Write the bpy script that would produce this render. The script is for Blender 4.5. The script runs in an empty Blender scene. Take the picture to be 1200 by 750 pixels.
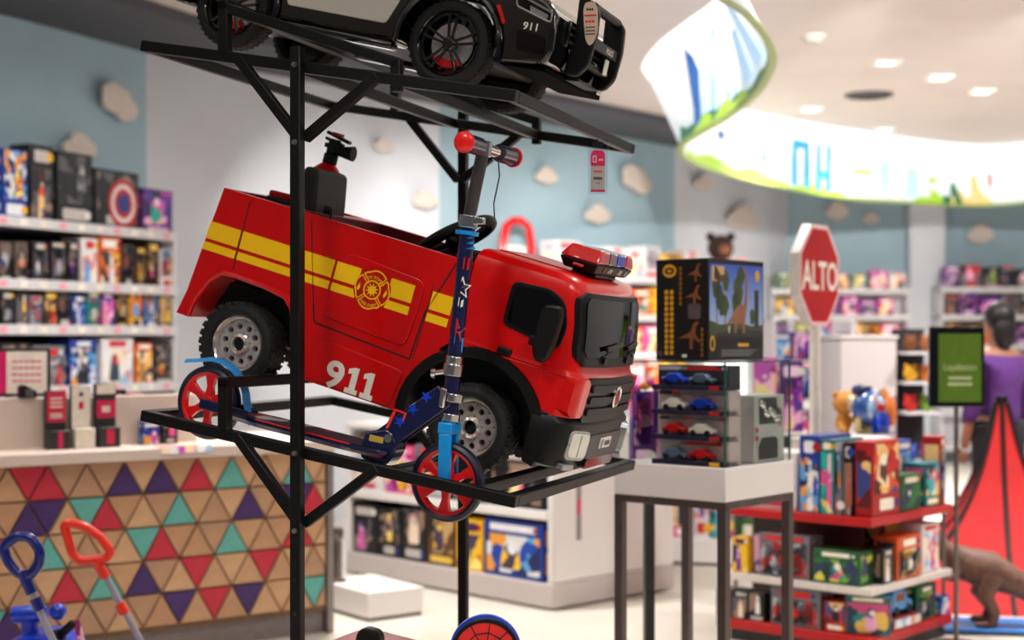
import bpy, bmesh, math, random
from mathutils import Vector, Matrix, Euler
R = math.radians
random.seed(7)
SC = bpy.context.scene
COL = SC.collection

# ---------------------------------------------------------------- camera
F, HOR, CZ = 1750.0, 395.0, 1.45          # focal length in px, horizon row, eye height
cam_d = bpy.data.cameras.new('camera'); cam = bpy.data.objects.new('camera', cam_d); COL.objects.link(cam)
cam.location = (0, 0, CZ); cam.rotation_euler = (R(90), 0, 0)
cam_d.sensor_fit = 'HORIZONTAL'; cam_d.sensor_width = 36.0
cam_d.lens = F * 36.0 / 1200.0
cam_d.shift_y = (HOR - 375.0) / 1200.0
cam_d.clip_start = 0.05; cam_d.clip_end = 100
cam_d.dof.use_dof = True; cam_d.dof.focus_distance = 3.85; cam_d.dof.aperture_fstop = 2.1
SC.camera = cam
SC.view_settings.view_transform = 'Standard'; SC.view_settings.look = 'None'
SC.view_settings.exposure = 0.0; SC.view_settings.gamma = 1.0
SC.view_settings.use_curve_mapping = False

# ---------------------------------------------------------------- world
W = bpy.data.worlds.new('world'); SC.world = W; W.use_nodes = True
bg = W.node_tree.nodes['Background']; bg.inputs[0].default_value = (0.9, 0.92, 1.0, 1); bg.inputs[1].default_value = 0.10

# ---------------------------------------------------------------- helpers
def at(x, y, Y):                       # photo pixel + distance -> point
    return Vector(((x-600)*Y/F, Y, CZ-(y-HOR)*Y/F))
def lin(c):
    return tuple((v/12.92 if v <= .04045 else ((v+.055)/1.055)**2.4) for v in c)
MATS = {}
def mat(name, col, rough=.5, metal=0., coat=0., noise=.08, scale=30., bump=0., emit=0., alpha=1., trans=0., spec=.5):
    if name in MATS: return MATS[name]
    m = bpy.data.materials.new(name); m.use_nodes = True; MATS[name] = m
    nt = m.node_tree; b = nt.nodes['Principled BSDF']
    c = lin(col)
    tc = nt.nodes.new('ShaderNodeTexCoord'); nz = nt.nodes.new('ShaderNodeTexNoise')
    nz.inputs['Scale'].default_value = scale; nz.inputs['Detail'].default_value = 3
    nt.links.new(tc.outputs['Object'], nz.inputs['Vector'])
    rp = nt.nodes.new('ShaderNodeValToRGB')
    rp.color_ramp.elements[0].position = .3; rp.color_ramp.elements[1].position = .7
    rp.color_ramp.elements[0].color = tuple(max(0, v*(1-noise)) for v in c)+(1,)
    rp.color_ramp.elements[1].color = tuple(min(1, v*(1+noise)) for v in c)+(1,)
    nt.links.new(nz.outputs[0], rp.inputs[0]); nt.links.new(rp.outputs[0], b.inputs['Base Color'])
    b.inputs['Roughness'].default_value = rough; b.inputs['Metallic'].default_value = metal
    b.inputs['Coat Weight'].default_value = coat; b.inputs['Coat Roughness'].default_value = .06
    b.inputs['Specular IOR Level'].default_value = spec
    b.inputs['Transmission Weight'].default_value = trans
    if emit:
        nt.links.new(rp.outputs[0], b.inputs['Emission Color']); b.inputs['Emission Strength'].default_value = emit
    if bump:
        bp = nt.nodes.new('ShaderNodeBump'); bp.inputs['Strength'].default_value = bump; bp.inputs['Distance'].default_value = .002
        nt.links.new(nz.outputs[0], bp.inputs['Height']); nt.links.new(bp.outputs[0], b.inputs['Normal'])
    m.diffuse_color = c+(1,)
    return m
def clear_mat(name, tint=(.9, .97, .95), gloss=.06, fac=.12):
    if name in MATS: return MATS[name]
    m = bpy.data.materials.new(name); m.use_nodes = True; MATS[name] = m
    nt = m.node_tree; nt.nodes.clear()
    o = nt.nodes.new('ShaderNodeOutputMaterial'); t = nt.nodes.new('ShaderNodeBsdfTransparent'); g = nt.nodes.new('ShaderNodeBsdfGlossy')
    t.inputs[0].default_value = lin(tint)+(1,); g.inputs['Roughness'].default_value = gloss
    lw = nt.nodes.new('ShaderNodeLayerWeight'); lw.inputs[0].default_value = fac
    mx = nt.nodes.new('ShaderNodeMixShader')
    nt.links.new(lw.outputs['Fresnel'], mx.inputs[0]); nt.links.new(t.outputs[0], mx.inputs[1]); nt.links.new(g.outputs[0], mx.inputs[2])
    nt.links.new(mx.outputs[0], o.inputs[0]); return m
def print_mat(name, cols, scale=14., rough=.35, emit=0.):
    """printed packaging: irregular patches of a few inks"""
    if name in MATS: return MATS[name]
    m = bpy.data.materials.new(name); m.use_nodes = True; MATS[name] = m
    nt = m.node_tree; b = nt.nodes['Principled BSDF']
    tc = nt.nodes.new('ShaderNodeTexCoord'); nz = nt.nodes.new('ShaderNodeTexNoise'); vo = nt.nodes.new('ShaderNodeTexVoronoi')
    nz.inputs['Scale'].default_value = scale*.8; nz.inputs['Detail'].default_value = 4
    mp = nt.nodes.new('ShaderNodeVectorMath'); mp.operation = 'MULTIPLY_ADD'
    mp.inputs[1].default_value = (.12, .12, .12)
    nt.links.new(tc.outputs['Object'], nz.inputs['Vector']); nt.links.new(nz.outputs[1], mp.inputs[0]); nt.links.new(tc.outputs['Object'], mp.inputs[2])
    vo.inputs['Scale'].default_value = scale; nt.links.new(mp.outputs[0], vo.inputs['Vector'])
    sp = nt.nodes.new('ShaderNodeSeparateColor'); nt.links.new(vo.outputs['Color'], sp.inputs[0])
    rp = nt.nodes.new('ShaderNodeValToRGB'); rp.color_ramp.interpolation = 'CONSTANT'
    el = rp.color_ramp.elements
    while len(el) < len(cols): el.new(.5)
    for i, c in enumerate(cols): el[i].position = i/len(cols); el[i].color = lin(c)+(1,)
    nt.links.new(sp.outputs[0], rp.inputs[0]); nt.links.new(rp.outputs[0], b.inputs['Base Color'])
    b.inputs['Roughness'].default_value = rough
    return m

class MB:
    """collects shapes, builds ONE mesh object"""
    def __init__(s): s.v = []; s.f = []; s.m = []
    def add(s, vs, fs, mi=0, T=None):
        o = len(s.v)
        s.v += [tuple(T @ Vector(p)) if T else tuple(p) for p in vs]
        s.f += [tuple(i+o for i in f) for f in fs]; s.m += [mi]*len(fs); return s
    def box(s, c, d, mi=0, rot=None, T=None):
        x, y, z = (k/2 for k in d)
        vs = [(-x,-y,-z),(x,-y,-z),(x,y,-z),(-x,y,-z),(-x,-y,z),(x,-y,z),(x,y,z),(-x,y,z)]
        M_ = Matrix.Translation(c) @ (Euler(rot).to_matrix().to_4x4() if rot else Matrix())
        if T: M_ = T @ M_
        return s.add(vs, [(0,3,2,1),(4,5,6,7),(0,1,5,4),(1,2,6,5),(2,3,7,6),(3,0,4,7)], mi, M_)
    def bar(s, p, q, w, h, up=(0,0,1), mi=0):
        """rectangular bar from p to q, w sideways, h along up"""
        p, q = Vector(p), Vector(q); d = (q-p); L = d.length; d.normalize()
        sd = d.cross(Vector(up)); sd.normalize(); u = sd.cross(d)
        M_ = Matrix((d, sd, u)).transposed().to_4x4(); M_.translation = (p+q)/2
        return s.box((0,0,0), (L, w, h), mi, T=M_)
    def cyl(s, p, q, r, r2=None, n=16, mi=0, caps=True):
        p, q = Vector(p), Vector(q); d = q-p; r2 = r if r2 is None else r2
        a = d.orthogonal().normalized(); b = d.normalized().cross(a)
        vs = []
        for i in range(n):
            t = 2*math.pi*i/n; e = a*math.cos(t)+b*math.sin(t); vs += [p+e*r, q+e*r2]
        fs = [(2*i, 2*((i+1) % n), 2*((i+1) % n)+1, 2*i+1) for i in range(n)]
        if caps: fs += [tuple(2*i for i in reversed(range(n))), tuple(2*i+1 for i in range(n))]
        return s.add(vs, fs, mi)
    def tube(s, pts, r, n=10, mi=0, closed=False):
        pts = [Vector(p) for p in pts]; N = len(pts); vs = []; fs = []
        pa = None
        for i, p in enumerate(pts):
            if closed: d = pts[(i+1) % N]-pts[i-1]
            else: d = pts[min(i+1, N-1)]-pts[max(i-1, 0)]
            d.normalize()
            a = d.orthogonal().normalized() if pa is None else (pa-d*pa.dot(d)).normalized()
            pa = a; b = d.cross(a); rr = r[i] if isinstance(r, (list, tuple)) else r
            for k in range(n):
                t = 2*math.pi*k/n; vs.append(p+a*math.cos(t)*rr+b*math.sin(t)*rr)
        for i in range(N if closed else N-1):
            j = (i+1) % N
            for k in range(n): fs.append((i*n+k, i*n+(k+1) % n, j*n+(k+1) % n, j*n+k))
        if not closed: fs += [tuple(reversed(range(n))), tuple((N-1)*n+k for k in range(n))]
        return s.add(vs, fs, mi)
    def lathe(s, prof, n=32, T=None, mi=0, axis='Y'):
        """prof: (radius, along axis); revolved about the axis through the origin of T"""
        vs = []; fs = []; N = len(prof)
        for i in range(n):
            t = 2*math.pi*i/n; c_, s_ = math.cos(t), math.sin(t)
            for r, h in prof:
                vs.append((r*c_, h, r*s_) if axis == 'Y' else ((r*c_, r*s_, h) if axis == 'Z' else (h, r*c_, r*s_)))
        for i in range(n):
            j = (i+1) % n
            for k in range(N-1): fs.append((i*N+k, i*N+k+1, j*N+k+1, j*N+k))
        return s.add(vs, fs, mi, T)
    def sph(s, c, r, n=14, m=10, mi=0, T=None):
        rx, ry, rz = (r, r, r) if not isinstance(r, (tuple, list)) else r
        vs = [(c[0], c[1], c[2]-rz)]; fs = []
        for j in range(1, m):
            a = -math.pi/2+math.pi*j/m
            for i in range(n):
                t = 2*math.pi*i/n; vs.append((c[0]+rx*math.cos(a)*math.cos(t), c[1]+ry*math.cos(a)*math.sin(t), c[2]+rz*math.sin(a)))
        vs.append((c[0], c[1], c[2]+rz)); L = len(vs)-1
        for i in range(n): fs += [(0, 1+(i+1) % n, 1+i), (L, L-n+i, L-n+(i+1) % n)]
        for j in range(m-2):
            for i in range(n): a = 1+j*n+i; b = 1+j*n+(i+1) % n; fs.append((a, b, b+n, a+n))
        return s.add(vs, fs, mi, T)
    def prism(s, pts, y0, y1, mi=0, T=None):
        """polygon in x,z extruded from y0 to y1"""
        n = len(pts)
        vs = [(x, y0, z) for x, z in pts]+[(x, y1, z) for x, z in pts]
        fs = [tuple(range(n)), tuple(reversed(range(n, 2*n)))]+[(i+n, (i+1) % n+n, (i+1) % n, i) for i in range(n)]
        return s.add(vs, fs, mi, T)
    def flat(s, pts, T=None, mi=0, y=0.):
        """flat polygon in x,z at depth y"""
        return s.add([(x, y, z) for x, z in pts], [tuple(range(len(pts)))], mi, T)
    def loft(s, rings, mi=0, cap=True, T=None, close=True):
        n = len(rings[0]); vs = [p for r in rings for p in r]; fs = []
        for i in range(len(rings)-1):
            for k in range(n if close else n-1):
                fs.append((i*n+k, i*n+(k+1) % n, (i+1)*n+(k+1) % n, (i+1)*n+k))
        if cap: fs += [tuple(reversed(range(n))), tuple((len(rings)-1)*n+k for k in range(n))]
        return s.add(vs, fs, mi, T)
    def build(s, name, mats, parent=None, bevel=0., seg=2, smooth=35., loc=None, rot=None, fix=False):
        me = bpy.data.meshes.new(name); me.from_pydata(s.v, [], s.f)
        mats = mats if isinstance(mats, (list, tuple)) else [mats]
        for m in mats: me.materials.append(m)
        me.polygons.foreach_set('material_index', [min(i, len(mats)-1) for i in s.m])
        if fix:
            bm = bmesh.new(); bm.from_mesh(me); bmesh.ops.recalc_face_normals(bm, faces=bm.faces); bm.to_mesh(me); bm.free()
        if smooth:
            me.polygons.foreach_set('use_smooth', [True]*len(me.polygons)); me.set_sharp_from_angle(angle=R(smooth))
        me.update()
        o = bpy.data.objects.new(name, me); COL.objects.link(o)
        if parent: o.parent = parent
        if loc: o.location = loc
        if rot: o.rotation_euler = rot
        if bevel:
            b = o.modifiers.new('bevel', 'BEVEL'); b.width = bevel; b.segments = seg; b.limit_method = 'ANGLE'; b.angle_limit = R(40)
            b.harden_normals = False
        return o
def boolean(o, cutters, op='DIFFERENCE'):
    """apply boolean cuts for good and throw the cutters away"""
    for c in cutters:
        md = o.modifiers.new('cut', 'BOOLEAN'); md.operation = op; md.object = c; md.solver = 'EXACT'
    # boolean modifiers before bevel
    bv = [m for m in o.modifiers if m.type == 'BEVEL']
    keep = [(b.width, b.segments) for b in bv]
    for b in bv: o.modifiers.remove(b)
    bpy.context.view_layer.update()
    dg = bpy.context.evaluated_depsgraph_get()
    me = bpy.data.meshes.new_from_object(o.evaluated_get(dg))
    o.modifiers.clear(); old = o.data; o.data = me; me.name = o.name
    for c in cutters:
        d = c.data; bpy.data.objects.remove(c); bpy.data.meshes.remove(d)
    me.polygons.foreach_set('use_smooth', [True]*len(me.polygons)); me.set_sharp_from_angle(angle=R(30))
    for w, sg in keep:
        b = o.modifiers.new('bevel', 'BEVEL'); b.width = w; b.segments = sg; b.limit_method = 'ANGLE'; b.angle_limit = R(40)
    return o
def tag(o, label=None, cat=None, group=None, kind=None):
    if label: o['label'] = label
    if cat: o['category'] = cat
    if group: o['group'] = group
    if kind: o['kind'] = kind
    return o
def thing(name, label, cat, loc=(0,0,0), rot=(0,0,0), group=None):
    o = bpy.data.objects.new(name, None); COL.objects.link(o); o.empty_display_size = .05
    o.location = loc; o.rotation_euler = rot
    return tag(o, label, cat, group)
def struct(o): o['kind'] = 'structure'; return o
def rrect(x0, x1, z0, z1, r, n=5):
    pts = []
    for cx, cz, a0 in ((x1-r, z1-r, 0), (x0+r, z1-r, 90), (x0+r, z0+r, 180), (x1-r, z0+r, 270)):
        for i in range(n+1):
            a = R(a0+90*i/n); pts.append((cx+r*math.cos(a), cz+r*math.sin(a)))
    return pts
def rpoly(pts, r, n=4):
    """round the corners of a polygon"""
    out = []; N = len(pts)
    for i in range(N):
        p = Vector(pts[i]); a = Vector(pts[i-1]); b = Vector(pts[(i+1) % N])
        da, db = (a-p), (b-p); rr = min(r, da.length*.45, db.length*.45)
        q0, q1 = p+da.normalized()*rr, p+db.normalized()*rr
        for k in range(n+1):
            t = k/n; out.append(tuple(q0*(1-t)**2+p*2*t*(1-t)+q1*t*t))
    return out
def circ(cx, cz, r, n=24, rz=None):
    rz = r if rz is None else rz
    return [(cx+r*math.cos(2*math.pi*i/n), cz+rz*math.sin(2*math.pi*i/n)) for i in range(n)]
def star(cx, cz, r, k=.42, n=5, a0=90):
    return [(cx+(r if i % 2 == 0 else r*k)*math.cos(R(a0+180*i/n)), cz+(r if i % 2 == 0 else r*k)*math.sin(R(a0+180*i/n))) for i in range(2*n)]
def text(mb, body, cx, cz, h, T=None, mi=0, y=0., bold=0., wide=1., shear=0., arc=None):
    """lettering as flat faces in x,z (h = cap height), centred at cx,cz"""
    cu = bpy.data.curves.new('txt', 'FONT'); cu.body = body; cu.size = 1.0; cu.offset = bold; cu.resolution_u = 3; cu.shear = shear
    ob = bpy.data.objects.new('txt', cu); me = bpy.data.meshes.new_from_object(ob)
    vs = [v.co.copy() for v in me.vertices]; fs = [tuple(p.vertices) for p in me.polygons]
    bpy.data.objects.remove(ob); bpy.data.curves.remove(cu); bpy.data.meshes.remove(me)
    if not vs: return
    x0, x1 = min(v.x for v in vs), max(v.x for v in vs); k = h/.70
    z0, z1 = min(v.y for v in vs), max(v.y for v in vs); zm = .35
    out = []
    for v in vs:
        x, z = (v.x-(x0+x1)/2)*k*wide, (v.y-zm)*k
        if arc:                                  # bend round a circle: arc = (radius, +1 top / -1 bottom)
            rr, sg = arc; ang = x/rr
            x, z = (rr+sg*z)*math.sin(ang), sg*(rr+sg*z)*math.cos(ang)
        out.append((cx+x, y, cz+z))
    mb.add(out, fs, mi, T)
    return (x1-x0)*k*wide
def bars(mb, cx, cz, w, h, n=1, T=None, mi=0, y=0.):
    """a line of print too small to read: n short dashes"""
    g = w/n
    for i in range(n):
        x0 = cx-w/2+g*i+g*.08; x1 = x0+g*.84; mb.flat([(x0, cz-h/2), (x1, cz-h/2), (x1, cz+h/2), (x0, cz+h/2)], T, mi, y)
def frame_T(o, ux, uz=(0,0,1)):
    """matrix with local x = ux, z = uz, -y = the side one looks at"""
    ux = Vector(ux).normalized(); uz = Vector(uz).normalized(); uy = uz.cross(ux)
    M_ = Matrix((ux, uy, uz)).transposed().to_4x4(); M_.translation = o; return M_
ORD = ['leftmost', 'second from left', 'third from left', 'fourth from left', 'fifth from left', 'sixth from left', 'seventh from left',
       'eighth from left', 'ninth from left', 'tenth from left', 'eleventh from left', 'twelfth from left', 'thirteenth from left',
       'fourteenth from left', 'fifteenth from left', 'sixteenth from left', 'seventeenth from left', 'eighteenth from left',
       'nineteenth from left', 'twentieth from left', 'twenty-first from left', 'twenty-second from left', 'twenty-third from left',
       'twenty-fourth from left', 'twenty-fifth from left', 'twenty-sixth from left']

# ---------------------------------------------------------------- materials
WHITE = mat('white_laminate', (.90, .88, .87), .45, noise=.015, scale=4)
BLACKM = mat('black_powder_coat', (.028, .026, .028), .45, noise=.25, scale=60, bump=.1, spec=.28)
RED = mat('red_plastic', (.80, .006, .014), .28, coat=.3, noise=.04, spec=.35)
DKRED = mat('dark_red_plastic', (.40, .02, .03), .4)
BLK = mat('black_plastic', (.030, .028, .031), .45, noise=.15, spec=.3)
BLKG = mat('black_gloss', (.02, .02, .024), .08, coat=.8)
RUB = mat('rubber', (.05, .05, .055), .75, noise=.2, scale=80, bump=.2)
CHROME = mat('chrome', (.86, .85, .84), .1, metal=1.)
STEEL = mat('brushed_steel', (.50, .46, .44), .38, metal=1., noise=.1, scale=90)
BOLT = mat('zinc_bolt', (.62, .60, .58), .35, metal=1.)
YEL = mat('yellow_vinyl', (.99, .78, .02), .35, coat=.15, noise=.02)
DECR = mat('decal_red', (.74, .05, .02), .3, coat=.3, noise=.02)
WHT = mat('white_vinyl', (.93, .90, .86), .35)
NAVY = mat('navy_paint', (.04, .07, .25), .25, coat=.6)
SKYB = mat('sky_blue_plastic', (.05, .55, .86), .3, coat=.3)
BLUE = mat('blue_plastic', (.03, .22, .75), .3, coat=.3)
SRED = mat('scooter_red', (.88, .06, .07), .3, coat=.3)
PINK = mat('magenta_print', (.90, .06, .38), .4)
CREAM = mat('cream_print', (.90, .86, .80), .5)
SILV = mat('silver_paint', (.62, .62, .64), .35, metal=.7)
DGREY = mat('dark_grey_plastic', (.16, .155, .16), .45)
GLASSB = mat('dark_glass', (.012, .012, .016), .05, coat=.15, spec=.4)
CLEAR = clear_mat('clear_plastic', (.95, .96, .98), .08, .15)
GLASS = clear_mat('glass_pane', (.985, .997, .993), .02, .08)
GEDGE = mat('glass_edge', (.10, .33, .29), .2)
# ---------------------------------------------------------------- room plan (x right, y away from camera)
CEIL = 3.50; SOF = 3.425
P = [(-6.6, 1.75), (-3.01, 9.375), (-2.54, 10.375), (-0.62, 12.70), (1.69, 15.5), (3.3, 17.9), (8.6, 17.9), (8.8, 2.0)]
def wallmat(name, col, rough=.65): return mat(name, col, rough, noise=.035, scale=3.)
W_BLUE = wallmat('wall_blue_paint', (.60, .70, .745)); W_GREY = wallmat('wall_white_paint', (.80, .81, .84)); W_SOFF = wallmat('soffit_grey_paint', (.26, .26, .29))
W_CEIL = wallmat('ceiling_paint', (.78, .74, .725))
FLO = bpy.data.materials.new('floor_tile'); FLO.use_nodes = True
nt = FLO.node_tree; b = nt.nodes['Principled BSDF']; tc = nt.nodes.new('ShaderNodeTexCoord')
nz = nt.nodes.new('ShaderNodeTexNoise'); nz.inputs['Scale'].default_value = 1.6; nz.inputs['Detail'].default_value = 6
rp = nt.nodes.new('ShaderNodeValToRGB'); rp.color_ramp.elements[0].color = lin((.80, .76, .70))+(1,); rp.color_ramp.elements[1].color = lin((.92, .90, .86))+(1,)
nt.links.new(tc.outputs['Object'], nz.inputs['Vector']); nt.links.new(nz.outputs[0], rp.inputs[0]); nt.links.new(rp.outputs[0], b.inputs['Base Color'])
b.inputs['Roughness'].default_value = .28
def wall(name, p, q, m, z1=CEIL, t=.08):
    p, q = Vector(p+(0,)), Vector(q+(0,)); d = (q-p).normalized(); n = Vector((-d.y, d.x, 0))   # outward side
    mb = MB(); mb.bar((p+n*t/2)+Vector((0,0,z1/2)), (q+n*t/2)+Vector((0,0,z1/2)), t, z1)
    return struct(mb.build(name, m))
wall('wall_left', P[0], P[1], W_BLUE); wall('wall_left_inner', P[1], P[2], W_BLUE)
wall('wall_back_left', P[2], P[3], W_GREY); wall('wall_back_middle', P[3], P[4], W_BLUE)
wall('wall_back_return', P[4], P[5], W_GREY); wall('wall_back_right', P[5], P[6], W_BLUE); wall('wall_right', P[6], P[7], W_GREY)
mb = MB(); mb.box((.8, 6.2, -.05), (18, 22, .1)); struct(mb.build('floor', FLO))
mb = MB(); mb.box((.8, 6.2, CEIL+.05), (18, 22, .1)); struct(mb.build('ceiling', W_CEIL))
# dark dropped bulkhead that follows the walls
def inset(i, d):
    a, b_, c_ = (Vector(P[k]) for k in (i-1, i, i+1))
    d1, d2 = (b_-a).normalized(), (c_-b_).normalized(); n1, n2 = Vector((d1.y, -d1.x)), Vector((d2.y, -d2.x))
    n = (n1+n2).normalized(); return b_+n*(d/max(.3, n.dot(n1)))
def soffit(name, i, j, w):
    def n_(k):
        if k == 0:
            d = (Vector(P[1])-Vector(P[0])).normalized(); return Vector(P[0])+Vector((d.y, -d.x))*w
        return inset(k, w)
    a, b_, c_, d_ = Vector(P[i]), Vector(P[j]), n_(j), n_(i)
    mb = MB(); vs = [(q.x, q.y, z) for z in (SOF, CEIL-.002) for q in (a, b_, c_, d_)]
    mb.add(vs, [(0,1,2,3),(7,6,5,4),(0,4,5,1),(1,5,6,2),(2,6,7,3),(3,7,4,0)]); return struct(mb.build(name, W_SOFF, fix=True))
for n_, i, j in (('trim_1', 0, 1), ('trim_2', 1, 2), ('trim_3', 2, 3), ('trim_4', 3, 4), ('trim_5', 4, 5), ('trim_6', 5, 6)):
    soffit(n_, i, j, .85)
# bright white pilaster between grey and blue wall
c = at(418, 395, 12.35); mb = MB(); mb.box((c.x, c.y, SOF/2), (.26, .22, SOF), rot=(0, 0, R(50))); struct(mb.build('trim_7', mat('pilaster_white', (.94, .93, .92), .5), bevel=.01))
c = at(1083, 395, 17.8); mb = MB(); mb.box((c.x, c.y, SOF/2), (.42, .3, SOF)); struct(mb.build('trim_8', W_GREY, bevel=.01))

# ---------------------------------------------------------------- ceiling fixtures with their own lamps
FIXF = mat('fixture_white', (.93, .92, .9), .4); LENS = mat('lamp_lens', (1., .97, .92), .4, emit=6.)
def downlight(x, y, power, label, size=.34, z=CEIL, group='recessed ceiling downlights'):
    t = thing('ceiling_downlight', label, 'ceiling light', (x, y, z), group=group)
    mb = MB(); k = size/2; w = .035
    for sx, sy, dx, dy in ((0, k, size+w, w), (0, -k, size+w, w), (k, 0, w, size), (-k, 0, w, size)): mb.box((sx, sy, -.01), (dx, dy, .02))
    mb.build('frame', FIXF, t, bevel=.003)
    mb = MB(); mb.box((0, 0, -.006), (size-.03, size-.03, .008)); mb.build('lens', LENS, t)
    l = bpy.data.lights.new('lamp', 'AREA'); l.shape = 'SQUARE'; l.size = size-.03; l.energy = power; l.color = (1, .962, .915); l.spread = R(125)
    lo = bpy.data.objects.new('lamp', l); COL.objects.link(lo); lo.parent = t; lo.location = (0, 0, -.025)
    return t
for k, (px, py) in enumerate(((1039, 72), (1100, 90), (1150, 106), (950, 127), (1036, 151))):
    Y = (CEIL-CZ)*F/(HOR-py); p_ = at(px, py, Y)
    downlight(p_.x, p_.y, 60, ['square ceiling downlight nearest above the round black vent', 'square ceiling downlight right of the round black vent',
        'square ceiling downlight at the right edge above the light band', 'square ceiling downlight left beyond the round black vent', 'square ceiling downlight closest to the printed light band'][k], .16)
for i, x in enumerate((-3.0, -.9, 1.2, 3.6)):  # unseen ceiling lamps added to light the rack and shop floor
    for j, y in enumerate((-.6, 2.2, 4.9, 7.6)):
        if i == 0 and j == 0: continue
        downlight(x, y, (26, 26, 14, 80)[j]*(.55 if i == 0 else 1), 'added square ceiling downlight out of view above the shop floor', .34)
def wall_fill_spot(x, y, target, power, angle, label):  # unseen spot added to brighten a stretch of wall
    t = thing('added_wall_spot', label, 'spotlight', (x, y, CEIL), group='added ceiling spotlights brightening the walls')
    d = (Vector(target)-Vector((x, y, CEIL-.14))).normalized()
    mb = MB(); mb.cyl((0,0,0), (0,0,-.1), .012); mb.build('stem', FIXF, t)
    a = Vector((0,0,-.14)); mb = MB(); mb.cyl(a-d*.07, a+d*.07, .035, .045, 20, caps=True); mb.build('housing', FIXF, t)
    l = bpy.data.lights.new('lamp', 'SPOT'); l.energy = power; l.spot_size = R(angle); l.spot_blend = .7; l.color = (1, .96, .9); l.shadow_soft_size = .04
    lo = bpy.data.objects.new('lamp', l); COL.objects.link(lo); lo.parent = t; lo.location = a+d*.085
    lo.rotation_euler = d.to_track_quat('-Z', 'Y').to_euler()
for x, y, tg, pw, an in ((-1.6, 7.0, (-2.9, 9.7, 1.6), 75, 60), (-.6, 7.5, (-1.15, 12.1, 1.7), 620, 40), (.2, 7.7, (-.2, 13.2, 1.6), 900, 38), (1.0, 7.8, (1.2, 14.9, 1.6), 1200, 34), (2.2, 7.8, (2.4, 16.5, 1.7), 1000, 38), (3.4, 7.8, (4.3, 17.8, 1.6), 1100, 42)):
    wall_fill_spot(x, y, tg, pw, an, 'added white ceiling spotlight out of view brightening the toy wall')
# vent + smoke detector
Y = (CEIL-CZ)*F/(HOR-111); p_ = at(1018, 111, Y); t = thing('ceiling_vent', 'round dark ceiling vent inside the light band', 'vent', (p_.x, p_.y, CEIL))
for r0, r1, m_ in ((.16, .20, DGREY), (.09, .125, DGREY), (.02, .06, DGREY)):
    mb = MB(); mb.lathe([(r0, -.02), (r1, -.014), (r1+.01, 0), (r0, 0), (r0, -.02)], 28, axis='Z'); mb.build('louvre_ring', m_, t)
mb = MB(); mb.cyl((0, 0, -.004), (0, 0, 0), .2, n=28); mb.build('backing', BLK, t)
Y = (CEIL-CZ)*F/(HOR-42); p_ = at(953, 42, Y); t = thing('smoke_detector', 'small pale round smoke detector on the ceiling', 'smoke detector', (p_.x, p_.y, CEIL))
mb = MB(); mb.lathe([(0, -.05), (.05, -.048), (.07, -.03), (.09, -.015), (.09, 0)], 24, axis='Z'); mb.build('housing', mat('detector_grey', (.7, .67, .65), .5), t)
mb = MB(); mb.cyl((0.03, 0, -.055), (0.03, 0, -.045), .012); mb.build('lamp_dot', DGREY, t)

# ---------------------------------------------------------------- luminous printed ribbon under the ceiling
ZB, ZT = CZ+1.425, CEIL-.003
def ceilpt(x, y, z): Y = (z-CZ)*F/(HOR-y); return Vector(((x-600)*Y/F, Y))
bot = [ceilpt(*p_, ZB) for p_ in ((1162, 240), (1000, 232), (900, 215), (832, 198), (803, 184), (798, 174), (804, 164), (850, 137), (885, 108), (903, 75), (900, 50), (880, 22), (850, 0))]
top = [ceilpt(*p_, CEIL) for p_ in ((1162, 170), (1000, 152), (880, 130), (815, 117), (775, 103), (757, 86), (756, 72), (775, 48), (806, 24), (838, 0), (850, -30), (846, -55), (830, -85))]
bot = [Vector((7.4, 11.8)), Vector((6.0, 14.2))]+bot+[Vector((.35, 5.3)), Vector((-.6, 4.4)), Vector((-.4, 2.9)), Vector((2.2, 2.0)), Vector((5.4, 2.9)), Vector((7.3, 6.5))]
top = [Vector((7.5, 11.8)), Vector((6.0, 14.4))]+top+[Vector((.28, 5.3)), Vector((-.75, 4.4)), Vector((-.5, 2.8)), Vector((2.2, 1.85)), Vector((5.5, 2.8)), Vector((7.45, 6.5))]
def cr(pts, n=7):
    out = []; N = len(pts)
    for i in range(N):
        p0, p1, p2, p3 = pts[i-1], pts[i], pts[(i+1) % N], pts[(i+2) % N]
        for k in range(n):
            t = k/n; out.append(.5*((2*p1)+(p2-p0)*t+(2*p0-5*p1+4*p2-p3)*t*t+(3*p1-p0-3*p2+p3)*t**3))
    return out
BR, TR = cr(bot), cr(top); NR = len(BR)
def rib(i, h, off=0.):
    i %= NR; i0 = int(i); f_ = i-i0; j = (i0+1) % NR
    b_ = BR[i0].lerp(BR[j], f_); t_ = TR[i0].lerp(TR[j], f_); d = (BR[j]-BR[i0]).normalized()
    q = b_.lerp(t_, h); return Vector((q.x-d.y*off, q.y+d.x*off, ZB+(ZT-ZB)*h))
RBM = bpy.data.materials.new('backlit_ribbon'); RBM.use_nodes = True
nt = RBM.node_tree; b = nt.nodes['Principled BSDF']; b.inputs['Base Color'].default_value = (.5, .52, .54, 1); b.inputs['Roughness'].default_value = .5
geo = nt.nodes.new('ShaderNodeNewGeometry'); sx = nt.nodes.new('ShaderNodeSeparateXYZ'); nt.links.new(geo.outputs['Position'], sx.inputs[0])
mr = nt.nodes.new('ShaderNodeMapRange'); mr.inputs[1].default_value = ZB; mr.inputs[2].default_value = ZT; nt.links.new(sx.outputs[2], mr.inputs[0])
rp = nt.nodes.new('ShaderNodeValToRGB'); e = rp.color_ramp.elements
e[0].color = lin((.80, .90, .90))+(1,); e[1].position = .6; e[1].color = lin((1., .98, .97))+(1,)
nt.links.new(mr.outputs[0], rp.inputs[0]); nt.links.new(rp.outputs[0], b.inputs['Emission Color'])
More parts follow.
